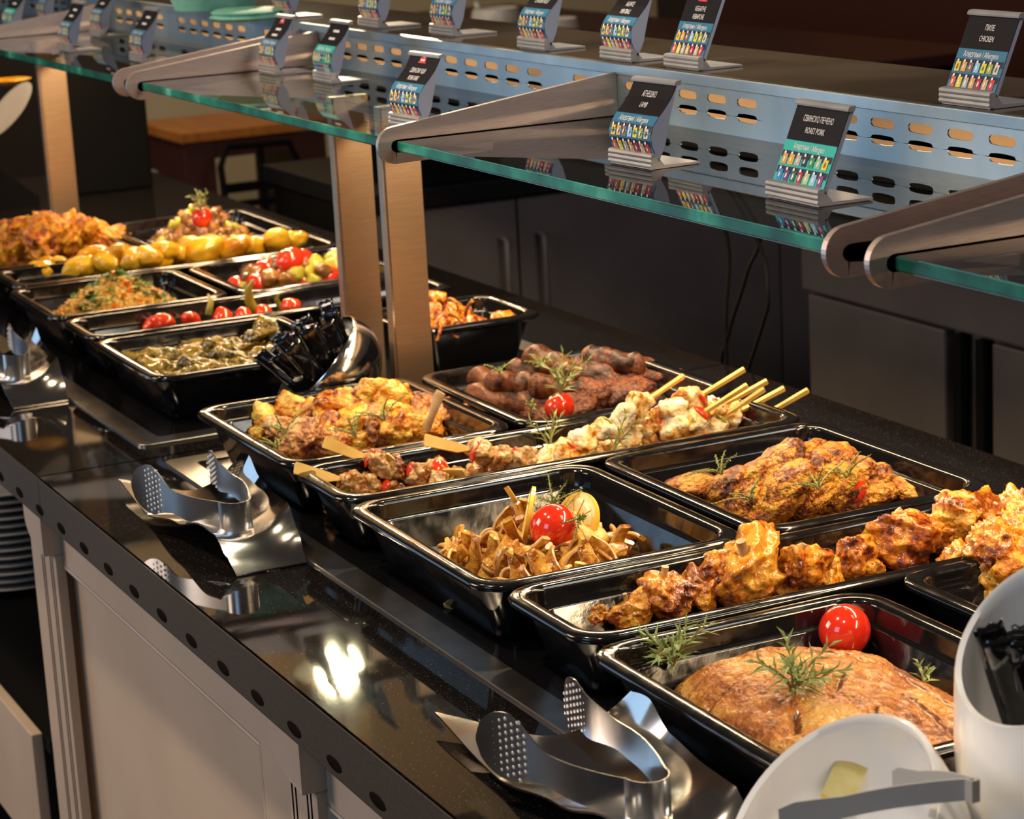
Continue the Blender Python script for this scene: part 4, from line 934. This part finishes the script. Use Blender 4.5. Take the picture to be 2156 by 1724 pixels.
# --- sausages
SV = [capsule(50+k, .082, .0168, .45, 'sausage', .09, 'saus_in', f=55, name='blood_sausage', n=20, k=22) for k in range(4)]
sp = [(1045, 812, .044, 20), (1092, 812, .046, 75), (1050, 845, .030, 40), (1130, 790, .054, 10), (1165, 770, .066, -10), (1205, 780, .060, 30), (1228, 792, .056, 60), (1290, 765, .066, 0), (1310, 775, .056, 30), (1180, 820, .044, 50), (1235, 825, .040, 20), (1110, 850, .026, 0), (1260, 785, .050, 80)]
out = []
for i, (px, py, z, a) in enumerate(sp):
    out.append(ob('blood_sausage', SV[i % 4], None, at(px, py, z), (R(15*(-1)**i), R(10), R(62+a*.45-25)), .92+.1*(i % 3)/2))
register(out, 'thick dark blood sausage with crumbly cut end', 'in the sausage pan', 'sausage', 'blood sausages')
DV = [blob(90+k, (.034, .026, .0145), .26, 1.3, 4, 'dpatty', name='dark_patty', fine=.05) for k in range(4)]
scatter('rough dark brown patty', 'in the sausage pan', 'patty', 'dark patties beside the sausages', 'dark_patty', DV,
        [(1215, 852, .034), (1250, 825, .042), (1285, 808, .046), (1180, 868, .026, .9), (1300, 838, .034), (1325, 822, .040), (1340, 800, .044), (1360, 830, .034), (1375, 805, .042), (1400, 812, .036), (1430, 818, .030, .85), (1405, 835, .026, .85), (1240, 862, .024), (1130, 870, .020, .8), (1340, 850, .026, .85)], seed=4, tilt=.35)
tomato(at(1178, 856, .044), .0175, 'red tomato half hidden by dark patties in sausage pan', rot=(R(20), R(-20), 0))
sprig(at(1180, 830, .062), .046, 'large rosemary sprig on the blood sausages', stems=5, n=10, nl=.024, spread=1.0, seed=41, rot=(R(-6), R(10), 0))
sprig(at(1140, 775, .084), .018, 'thyme sprig on top of the rear blood sausages', kind='thyme', stems=4, n=10, nl=.006, spread=1.7, seed=42, wid=.0012)
sprig(at(1052, 785, .068), .014, 'thyme tip on the leftmost blood sausage', kind='thyme', stems=3, n=8, nl=.006, spread=1.7, seed=43, wid=.0012)
sprig(at(1118, 862, .036), .012, 'thyme tip at front of the sausage pan', kind='thyme', stems=3, n=8, nl=.006, spread=1.5, seed=44, wid=.0012)
# --- pan behind post: saucy orange meat
HV = [blob(100+k, (.017, .013, .011), .5, 1.4, 3, 'shred', sharp=.4, name='meat_morsel', fine=.05) for k in range(4)]
rnd = random.Random(3); pts = []
for i in range(70):
    u, v = rnd.random(), rnd.random(); x = -1.295+.088*u; y = .400+.105*v
    pts.append((x, y, .040+.048*(1-abs(v-.35)*1.5)*(1-abs(u-.4)*.9)+rnd.uniform(0, .006)))
pts += [(-1.195, .512, .064), (-1.19, .500, .062), (-1.20, .518, .060)]
scatter('glossy orange saucy meat morsel', 'in small pan behind post', 'meat', 'saucy orange meat morsels', 'meat_morsel', HV, pts, seed=7, tilt=1, scale=.9)
NV = [strip(200+k, L_=.05, w=.004, th=.003, curl=3, twist=.3, m=('shred', 'shred')) for k in range(3)]
scatter('thin curled onion ring', 'on meat behind post', 'onion', 'curled onion strips', 'onion_strip', NV, [(930, 645, .105), (948, 640, .105), (925, 690, .075), (960, 690, .07), (985, 660, .08), (940, 670, .09)], seed=3, tilt=1)
# --- vine leaf rolls
OV = [capsule(110+k, .058, .0115, .3, 'olive', .12, None, f=70, name='vine_leaf_roll') for k in range(4)]
scatter('glossy olive vine leaf roll', 'in the vine leaf pan', 'stuffed leaf', 'rolled vine leaves', 'vine_leaf_roll', OV, grid(-1.395, -1.18, .055, .258, 9, 5, .034, .25, 3, .008, .010), seed=5, tilt=.25, rotz=1.2)
LFV = [blob(118+k, (.026, .018, .004), .5, 1.6, 3, 'olive', name='leaf_piece') for k in range(3)]
scatter('loose crumpled vine leaf', 'on the vine leaf rolls', 'leaf', 'loose vine leaves', 'leaf_piece', LFV, [(560, 695, .06), (545, 712, .058), (330, 735, .044), (420, 720, .046), (480, 745, .044), (380, 760, .044), (520, 735, .05), (455, 700, .048)], seed=2, tilt=.6)
# --- pickled peppers
RV = blob(121, (.016, .013, .012), .15, 1.2, 3, 'pep_r', name='cherry_pepper')
scatter('small red pickled pepper', 'in the long pickle pan', 'pepper', 'red pickled peppers', 'cherry_pepper', [RV], [(322, 684, .048), (342, 678, .052), (402, 673, .050), (470, 668, .048), (512, 664, .048), (555, 658, .048), (612, 645, .056, 1.1)], seed=1)
bm = bmesh.new(); tube(bm, [(0, 0, 0), (.004, .006, .012), (.002, .014, .026), (-.006, .016, .036)], [.005, .006, .0045, .0015], 10); cg = me(bm, 'green_chilli', 'pep_g')
scatter('curved green chilli', 'poking from the pickle pan', 'chilli', 'green chillies', 'green_chilli', [cg], [(432, 672, .040), (538, 655, .044, 1.3), (596, 655, .04, .8)], seed=2, tilt=.2)
# --- rice heap
def heap(x0, x1, y0, y1, z0, hgt, m, name, label, cat, peak=(0, 0), seed=1, rough=.004, sharp=1.2):
    bm = bmesh.new(); n = 56; V = []
    for i in range(n+1):
        r = []
        for j in range(n+1):
            u, v = i/n*2-1, j/n*2-1; x = x0+(x1-x0)*i/n; y = y0+(y1-y0)*j/n
            e = min(1, ((u-peak[0]*(1-abs(u)))**2+(v-peak[1]*(1-abs(v)))**2)**.5); z = z0+hgt*(1-e**sharp)
            z += rough*noise.noise(Vector((x*50, y*50, seed)))+rough*.8*noise.noise(Vector((x*160, y*160, seed)))
            r.append(bm.verts.new((x, y, z)))
        V.append(r)
    for i in range(n):
        for j in range(n): bm.faces.new((V[i][j], V[i+1][j], V[i+1][j+1], V[i][j+1]))
    o = ob(name, me(bm, name, m)); return tag(o, label, cat, None, 'stuff'), V
heap(-1.855, -1.639, .053, .256, .024, .064, 'rice', 'rice_heap', 'heap of yellow rice flecked with herbs and carrot', 'rice', seed=2, rough=.007)
rnd = random.Random(5); bm = bmesh.new(); bp_ = bmesh.new(); bc_ = bmesh.new()
def rz_(x, y):
    u = (x+1.747)/.108; v = (y-.1545)/.1015; return .024+.064*(1-min(1, (u*u+v*v)**.5)**1.2)+.004
for i in range(1800):
    x = rnd.uniform(-1.845, -1.65); y = rnd.uniform(.06, .25); z = rz_(x, y)+rnd.uniform(-.001, .004); a = rnd.uniform(0, pi)
    d = Vector((cos(a), sin(a), rnd.uniform(-.5, .5)))*.0045; tube(bm, [Vector((x, y, z))-d, (x, y, z), Vector((x, y, z))+d], [.0006, .0016, .0006], 4)
o = ob('rice_grains', me(bm, 'rice_grains', 'rice')); tag(o, 'loose grains covering the heap of yellow rice', 'rice', None, 'stuff')
def leaf(b, x, y, z, s):
    a = rnd.uniform(0, 6.28); t = rnd.uniform(-.6, .6); d = Vector((cos(a), sin(a), t))*s; e = Vector((-sin(a), cos(a), rnd.uniform(-.4, .4)))*s*.6
    c = Vector((x, y, z)); v = [b.verts.new(p) for p in (c-d, c-d*.3+e, c+d*.5+e*.7, c+d, c+d*.4-e*.8, c-d*.4-e)]; b.faces.new(v)
for i in range(260):
    cx_, cy_ = rnd.choice(((-1.76, .16), (-1.70, .10), (-1.72, .21), (-1.80, .12), (-1.745, .165), (-1.66, .235)))
    x = cx_+rnd.gauss(0, .018); y = cy_+rnd.gauss(0, .018); leaf(bp_, x, y, rz_(x, y)+.004, rnd.uniform(.005, .010))
o = ob('chopped_parsley', me(bp_, 'chopped_parsley', 'parsley', False)); tag(o, 'chopped green parsley strewn over the yellow rice', 'herb', None, 'stuff')
for i in range(46):
    x = rnd.uniform(-1.83, -1.66); y = rnd.uniform(.07, .245); z = rz_(x, y)+.002; box(bc_, x-.004, x+.004, y-.003, y+.003, z-.003, z+.003)
o = ob('carrot_dice', me(bc_, 'carrot_dice', 'carrot', False)); tag(o, 'small orange carrot dice mixed through the yellow rice', 'carrot', None, 'stuff')
# --- stew
TV = [blob(130, (.020, .019, .017), .06, 1, 3, 'tomato', name='stewed_tomato')]
ZV = [blob(131+k, (.016, .013, .012), .15, 1.1, 3, 'zucch', squash=.35, name='courgette_chunk') for k in range(2)]
QV = [blob(135+k, (.014, .013, .011), .3, 1.2, 3, 'mush', name='mushroom_piece') for k in range(3)]
scatter('glossy red stewed tomato', 'in the vegetable stew', 'tomato', 'stewed tomatoes', 'stewed_tomato', TV, [(612, 548, .070, 1.2), (562, 570, .050), (545, 598, .038), (640, 545, .066, .8), (690, 580, .040, 1.1), (640, 592, .034, .8), (598, 572, .05, .8), (500, 600, .034, .9)], seed=1)
scatter('yellow green courgette chunk', 'in the vegetable stew', 'courgette', 'courgette chunks', 'courgette_chunk', ZV, [(665, 556, .058, 1.1), (698, 560, .052), (620, 575, .052), (595, 592, .040), (660, 590, .036), (520, 600, .034), (480, 590, .028), (650, 570, .05), (575, 600, .034), (710, 545, .05, 1.1)], seed=2)
scatter('brown mushroom piece', 'in the vegetable stew', 'mushroom', 'stewed mushrooms', 'mushroom_piece', QV, [(570, 585, .048, 1.2), (585, 558, .060), (520, 588, .042), (640, 562, .056), (540, 578, .05), (680, 570, .05), (620, 600, .034), (525, 575, .046), (605, 590, .046), (560, 555, .056)], seed=3)
# --- potatoes
KV = [blob(140+k, (.026, .019, .016), .16, .9, 4, 'potato', name='potato_piece') for k in range(5)]
scatter('glossy yellow potato', 'in the long potato pan', 'potato', 'yellow potatoes', 'potato_piece', KV,
        [(70, 575, .050), (100, 572, .052), (128, 558, .056, .9), (155, 568, .052), (190, 560, .056), (200, 540, .064), (225, 552, .062), (255, 560, .05), (250, 532, .074), (285, 545, .066), (310, 540, .070), (335, 548, .06), (345, 528, .074), (375, 535, .062), (300, 560, .05), (365, 548, .046), (95, 556, .058, .8), (215, 570, .046),
         (405, 520, .070, 1.1), (430, 530, .064, 1.25), (445, 540, .05, 1.1), (490, 525, .062, 1.1), (510, 515, .066), (535, 520, .058, 1.1), (480, 540, .046), (585, 508, .066, 1.25), (608, 508, .060), (625, 505, .062, .9), (590, 522, .046), (545, 535, .036)], seed=4, tilt=.5)
# --- minced stew
heap(-2.355, -2.105, .350, .545, .024, .075, 'mince', 'minced_heap', 'heap of brown minced stew under a small tomato', 'stew', seed=4, rough=.010)
MV = [blob(150+k, (.0105, .008, .007), .35, 1.4, 2, ['mince', 'mince', 'mush', 'zucch'][k], name='mince_lump') for k in range(4)]
rnd = random.Random(8); pts = []
for i in range(150):
    u, v = rnd.uniform(-.9, .9), rnd.uniform(-.9, .9); e = min(1, math.hypot(u, v)); pts.append((-2.23+.12*u, .4475+.095*v, .027+.075*(1-e**1.2), rnd.uniform(.7, 1.3)))
scatter('brown lump', 'on the heap of minced stew', 'meat', 'lumps of the minced stew', 'mince_lump', MV, pts, seed=6, tilt=1)
tomato(at(425, 458, .108), .017, 'small red tomato topping the brown minced stew')
sprig(at(424, 448, .118), .034, 'upright green herb sprig standing above the far tomato', kind='rosemary', stems=4, n=10, nl=.016, spread=.6, seed=51, wid=.0016)
# --- fried pieces
FV = [blob(160+k, (.040, .026, .024), .55, 1.4, 5, 'fried', sharp=.6, name='fried_piece', fine=.03) for k in range(5)]
scatter('crinkly orange fried piece', 'in the leftmost pan', 'fried food', 'orange fried pieces', 'fried_piece', FV,
        [(15, 530, .045), (40, 510, .062), (20, 495, .075), (60, 482, .090), (85, 500, .080), (60, 530, .050), (100, 525, .056), (120, 500, .078), (115, 485, .088), (145, 490, .082), (150, 515, .060), (130, 535, .044), (175, 500, .070), (170, 525, .050), (195, 515, .056), (215, 505, .058), (235, 515, .046), (205, 530, .040), (35, 545, .036), (8, 510, .06), (245, 512, .040, .8), (80, 545, .034)], seed=9, tilt=.9, scale=.85)

# ------------------------------------------------------------------ slanted bowls
def tilted(name, label, cat, loc, n, r, depth, m, bulge=1.12, thick=.004, base=True):
    """bowl revolved about axis n (opening direction); bottom flattened on z=0"""
    n = Vector(n).normalized(); q = n.to_track_quat('Z', 'Y').to_matrix()
    outer = []; K = 22
    for i in range(K+1):
        t = i/K; a = t*pi/2; rr = r*(1+(bulge-1)*sin(min(1, t*1.6)*pi))*cos(a)**.75 if t < 1 else 0
        outer.append((rr, -depth*sin(a)))
    inner = [(max(0, a-thick), min(-.0, b+(thick if i > 3 else 0))) for i, (a, b) in enumerate(outer)]
    rim = [(r-thick*.5, thick*.55)]
    prof = outer[::-1]+rim+inner
    bm = bmesh.new(); lathe(bm, prof, 64)
    bmesh.ops.remove_doubles(bm, verts=bm.verts, dist=.0003)
    for v in bm.verts:
        v.co = q @ v.co+Vector(loc)-Vector((loc[0], loc[1], 0))
    nv = len(bm.verts)
    for v in bm.verts:
        if v.co.z < .0006: v.co.z = .0006
    t = thing(name, label, cat, (loc[0], loc[1], 0)); ob(name.split('_')[-1]+'_shell', me(bm, 'shell', m), t)
    return t, q
# silver one with black cutlery packets
SB = Vector((-1.055, .195, .080)); sn = Vector((-.10, -.62, .62))
t, q = tilted('steel_bowl', 'polished round steel bowl full of black packets', 'bowl', SB, sn, .068, .080, 'polish', 1.10, .002)
def packet(seed, L_=.15, w=.034):
    rnd = random.Random(seed); bm = bmesh.new(); n, k = 14, 5; top = []; bot = []
    for i in range(n+1):
        a = []; b = []
        for j in range(k+1):
            u, v = i/n, j/k; e = (1-(2*v-1)**4)*(1-(2*u-1)**10); cr = .0028*noise.noise(Vector((u*7, v*3, seed)))+.0016*noise.noise(Vector((u*18, v*6, seed)))
            z = .010*sin(u*2.2+seed)*u; jag = .0016*((j % 2)*2-1) if i in (0, n) else 0
            x = (u)*L_+jag; y = (v-.5)*w
            a.append(bm.verts.new((x, y, z+.0025*e+cr))); b.append(bm.verts.new((x, y, z-.0025*e+cr-.0002)))
        top.append(a); bot.append(b)
    for G, fl in ((top, 0), (bot, 1)):
        for i in range(n):
            for j in range(k): bm.faces.new([G[i][j], G[i+1][j], G[i+1][j+1], G[i][j+1]][::-1 if fl else 1])
    for i in range(n):
        bm.faces.new((top[i][0], bot[i][0], bot[i+1][0], top[i+1][0])); bm.faces.new((top[i][k], top[i+1][k], bot[i+1][k], bot[i][k]))
    for j in range(k):
        bm.faces.new((top[0][j], top[0][j+1], bot[0][j+1], bot[0][j])); bm.faces.new((top[n][j], bot[n][j], bot[n][j+1], top[n][j+1]))
    return me(bm, 'cutlery_packet', 'packet', True, 0)
PK = [packet(k) for k in range(5)]
def fill_packets(c, nrm, r, cnt, seed, desc, place, group, out, depth=.045, sc=1, fan=.45):
    rnd = random.Random(seed); nrm = nrm.normalized(); s = Vector((0, 0, 1)).cross(nrm).normalized(); u = nrm.cross(s); res = []
    for i in range(cnt):
        a = rnd.uniform(0, 2*pi); rr = r*.72*((i+.5)/cnt)**.5; a = i*2.4
        b = c-nrm*depth+s*rr*.55*cos(a)+u*rr*.55*sin(a)
        d = (nrm*1.0+s*fan*cos(a)*rr/r+u*fan*sin(a)*rr/r+Vector((0, 0, out))).normalized()
        o = ob('cutlery_packet', PK[i % 5], None, b, None, sc*rnd.uniform(.85, 1.05)); qq = d.to_track_quat('X', 'Z'); o.rotation_euler = (qq @ Euler((rnd.uniform(-.5, .5)+1.1, 0, 0)).to_quaternion()).to_euler()
        res.append(o)
    register(res, desc, place, 'packet', group)
fill_packets(SB, Vector((-.16, -.45, .80)), .066, 18, 2, 'black foil cutlery packet', 'in the steel bowl', 'black packets in the steel bowl', .05, .050, .66, .55)
# white slanted vase, right edge
VB = Vector((.455, .090, .183)); vn = Vector((.05, -.66, .62))
n = vn.normalized(); q = n.to_track_quat('Z', 'Y').to_matrix()
t = thing('slanted_vase', 'tall glossy white slanted vase of black packets at right edge', 'vase', (VB.x, VB.y, 0))
def oblique(r, thick, base_c, base_r, m, name, parent, ctr, n, nseg=64, K=22, bul=.06):
    q = n.normalized().to_track_quat('Z', 'Y').to_matrix(); bm = bmesh.new(); rings = []
    base_c = Vector(base_c)
    def ring(f, rr, inner=False):
        R_ = []
        for k in range(nseg):
            a = 2*pi*k/nseg; top = q @ Vector((rr*cos(a), rr*sin(a), 0))+ctr; d = Vector((top.x-ctr.x, top.y-ctr.y, 0)); ang = math.atan2(d.y, d.x)
            bot = base_c+Vector((cos(ang)*base_r*rr/r, sin(ang)*base_r*rr/r, 0))
            g = f; p = top.lerp(bot, g); ax = ctr.lerp(base_c, g); hor = Vector((p.x-ax.x, p.y-ax.y, 0)); p += hor.normalized()*bul*r*sin(pi*g)*2
            R_.append(p)
        return R_
    rings = [ring((1-i/K), r) for i in range(K+1)]
    up_ = [v+n.normalized()*thick*.5 for v in ring(0, r-thick*.5)]
    rings.append(up_); rings += [ring(i/K*.93, r-thick) for i in range(K+1)]
    loft(bm, rings, True, True)
    for v in bm.verts: v.co -= Vector((parent.location.x, parent.location.y, 0))
    return ob(name, me(bm, name, m), parent)
oblique(.063, .0055, (VB.x+.004, VB.y+.030, .0006), .050, 'ceramic', 'vase_body', t, VB, vn, bul=.10)
fill_packets(VB, Vector((.03, -.20, .95)), .056, 15, 6, 'black foil cutlery packet', 'in the white vase', 'black packets in the white vase', .0, .072, .56, .22)
# small white slanted bowl
BB = Vector((.406, -.034, .076)); bn = Vector((.02, -.60, .66))
t = thing('slanted_bowl', 'glossy white slanted bowl with lemon wedge, bottom right', 'bowl', (BB.x, BB.y, 0))
oblique(.080, .0055, (BB.x+.004, BB.y+.026, .0006), .046, 'ceramic', 'bowl_body', t, BB, bn, bul=.14)
bm = bmesh.new(); prism(bm, [(0, 0), (.036, .002), (.040, .012), (.022, .016)], 'y', -.007, .007)
t = thing('lemon_wedge', 'yellow lemon wedge lying inside the slanted white bowl', 'lemon', at(1752, 1704, .052)); t.rotation_euler = (R(30), R(-38), R(120)); t.scale = (1.4, 1.4, 1.4)
ob('wedge_peel', me(bm, 'wedge_peel', 'lemon'), t)
bm = bmesh.new(); prism(bm, [(.003, .002), (.034, .003), (.037, .011), (.020, .0175)], 'y', -.0076, .0076); ob('wedge_flesh', me(bm, 'wedge_flesh', 'lemon_p', False), t)

# ------------------------------------------------------------------ tongs and rests
def ribbon(bm, P, Wd, th=.0012, lean=0):
    """vertical strip following P (xy path with centre z), Wd = heights"""
    rings = []
    for i, p in enumerate(P):
        a = P[max(0, i-1)]; b = P[min(len(P)-1, i+1)]; t = (b-a); t.z = 0; t.normalize(); nn = Vector((-t.y, t.x, 0)); h = Wd[i]/2
        L_ = lean(i) if callable(lean) else 0
        upv = Vector((0, 0, 1))*cos(L_)+nn*sin(L_)
        rings.append([p-upv*h-nn*th/2, p-upv*h+nn*th/2, p-upv*h*.3+nn*th/2, p+upv*h*.3+nn*th/2, p+upv*h+nn*th/2, p+upv*h-nn*th/2, p+upv*h*.3-nn*th/2, p-upv*h*.3-nn*th/2])
    loft(bm, rings)
def tongs(hx, hy, zc, label, headA, headB, group, S_=1.0):
    """hinge at (hx,hy,zc); heads A (near) and B (far) are world centres"""
    t = thing('serving_tongs', label, 'tongs', (hx, hy, 0), group=group)
    O_ = Vector((hx, hy, 0)); A = Vector(headA)-O_; B = Vector(headB)-O_; r = .016*S_
    def arm(Hd, sgn):
        st = Vector((-r*.2, sgn*r, zc)); P = []; W_ = []
        for i in range(19):
            f = i/18; p = st.lerp(Hd, f); p.y += sgn*.020*S_*sin(pi*min(1, f*1.15))*(.5 if sgn > 0 else .35); p.z = zc+(Hd.z-zc)*(f**1.4)
            wd = (.031-.003*f if f < .35 else .030+(.0)*(f))
            wd = .030*(1-f*.30) if f < .62 else .0243+(.052-.0243)*((f-.62)/.38)**1.3
            P.append(p); W_.append(wd*S_)
        return P, W_
    for Hd, sgn, nm in ((A, -1, 'near'), (B, 1, 'far')):
        P, W_ = arm(Hd, sgn); d = (P[-1]-P[-4]); d.z = 0; d.normalize(); nn = Vector((-d.y, d.x, 0))
        # rounded paddle beyond the arm end
        for k in range(1, 10):
            f = k/9; P.append(P[18]+d*.034*S_*f+nn*(-sgn)*.004*f*f); W_.append(.052*S_*math.sqrt(max(.012, 1-(f*.995)**2.3)) if f < 1 else .004)
        bm = bmesh.new(); ribbon(bm, P, W_)
        a = ob('arm', me(bm, 'arm', 'satin'), t)
        bm = bmesh.new()
        for iu in range(-3, 5):
            for iv in range(-4, 5):
                cu = iu*.0066*S_+.004; cv = (iv+(.5 if iu % 2 else 0))*.0054*S_
                if (cu/.026)**2+(cv/.0235)**2 > 1*S_*S_: continue
                i0 = P[18]+d*cu; c = Vector((i0.x, i0.y, P[18].z+cv))
                for sd in (1, -1):
                    q = c+nn*sd*.0009; vs = [bm.verts.new(q+nn*sd*.0009)]+[]
                    ringv = [bm.verts.new(q+d*.0016*cos(g)*S_+Vector((0, 0, 1))*.0016*sin(g)*S_) for g in [2*pi*m_/6 for m_ in range(6)]]
                    for m_ in range(6): bm.faces.new((vs[0], ringv[m_], ringv[(m_+1) % 6]))
        o = ob('grip_dots', me(bm, 'grip_dots', 'bump_steel'), a); tag(o, 'grid of small raised dots with glints painted pale on tong head', kind='stuff')
    bm = bmesh.new(); P = [Vector((-r*.2+r*1.15*sin(R(g)), -r*cos(R(g)), zc)) for g in range(0, 181, 12)]; ribbon(bm, P, [.031*S_]*len(P)); ob('hinge_bend', me(bm, 'hinge_bend', 'satin'), t)
    return t
def rest(x0, y0, label, L_=.385):
    t = thing('tong_rest', label, 'tong rest', (x0+L_/2, y0+.04, 0), group='wavy steel tong rests')
    nu, nv = 44, 16; bm = bmesh.new(); X0 = -L_/2
    def lerpk(ks, u):
        for (a, va), (b, vb) in zip(ks, ks[1:]):
            if u <= b: f = (u-a)/(b-a); f = f*f*(3-2*f); return va+(vb-va)*f
        return ks[-1][1]
    near = [(0, .010), (.35, .0045), (.62, .020), (.80, .034), (.88, .031), (.95, .013), (1, 0)]
    far = [(0, .062), (.30, .066), (.50, .050), (.70, .046), (.86, .047), (.94, .026), (1, 0)]
    mid = [(0, .008), (.35, .004), (.60, .012), (.78, .024), (.88, .022), (.95, .010), (1, 0)]
    T = []
    for th in (0, .0016):
        G = []
        for i in range(nu+1):
            row = []
            for j in range(nv+1):
                u, v = i/nu, j/nv
                w_ = 2*v-1; a = lerpk(near, u); b = lerpk(far, u); c = lerpk(mid, u); z = c*(1-w_*w_)+(a if w_ < 0 else b)*w_*w_
                xs = .44*v**1.1*(1-u)**1.0
                x = X0+L_*(u+xs*(1-u)); y = -.050+.086*v-.012*sin(pi*u)*(1-v)+.010*(u-.5)*0-.014*(u**2)*v
                row.append(bm.verts.new((x, y, z+.0012+th)))
            G.append(row)
        T.append(G)
    for G, fl in ((T[1], 1), (T[0], -1)):
        for i in range(nu):
            for j in range(nv): bm.faces.new([G[i][j], G[i+1][j], G[i+1][j+1], G[i][j+1]][::fl])
    def side(a, b):
        for k in range(len(a)-1): bm.faces.new((a[k], a[k+1], b[k+1], b[k]))
    side([T[0][i][0] for i in range(nu+1)], [T[1][i][0] for i in range(nu+1)]); side([T[0][i][nv] for i in range(nu+1)], [T[1][i][nv] for i in range(nu+1)])
    side(T[0][0], T[1][0]); side(T[0][nu], T[1][nu])
    ob('rest_sheet', me(bm, 'rest_sheet', 'polish'), t); 
    return t
rest(-.915, -.088, 'wavy steel tong rest at mid counter, second from camera')
rest(-.062, -.088, 'wavy steel tong rest nearest the camera')
rest(-1.765, -.088, 'wavy steel tong rest farthest, at left edge')
for k, (dx, lb) in enumerate(((0, 'steel tongs lying on the middle tong rest'), (.838, 'steel tongs lying on the tong rest nearest the camera'), (-.852, 'steel tongs lying on the farthest tong rest at left edge'))):
    tongs(-.602+dx, -.070, .0405+.0012, lb, (-.712+dx, -.120, .050), (-.780+dx, -.032, .036), 'steel serving tongs')
# little tongs across the white bowl
t = thing('small_tongs', 'small steel tongs lying across the slanted white bowl', 'tongs', at(2050, 1660, .120))
E2 = at(1880, 1655, .105)-t.location; E3 = at(1640, 1735, .090)-t.location
for E_, nm in ((E2, 1), (E3, -1)):
    P = [Vector((0, 0, 0)).lerp(E_, i/12)+Vector((0, 0, .004*sin(pi*i/12))) for i in range(13)]
    bm = bmesh.new(); ribbon(bm, P, [.014 if i < 9 else .014+.003*(i-8) for i in range(12)]+[.020]); ob('arm', me(bm, 'arm', 'small_tong'), t)
bm = bmesh.new(); ribbon(bm, [Vector((-.001, .003, 0)), Vector((.004, .001, 0)), Vector((.004, -.004, 0)), Vector((-.001, -.005, 0))], [.014]*4); ob('hinge_bend', me(bm, 'hinge_bend', 'small_tong'), t)

finish_labels()
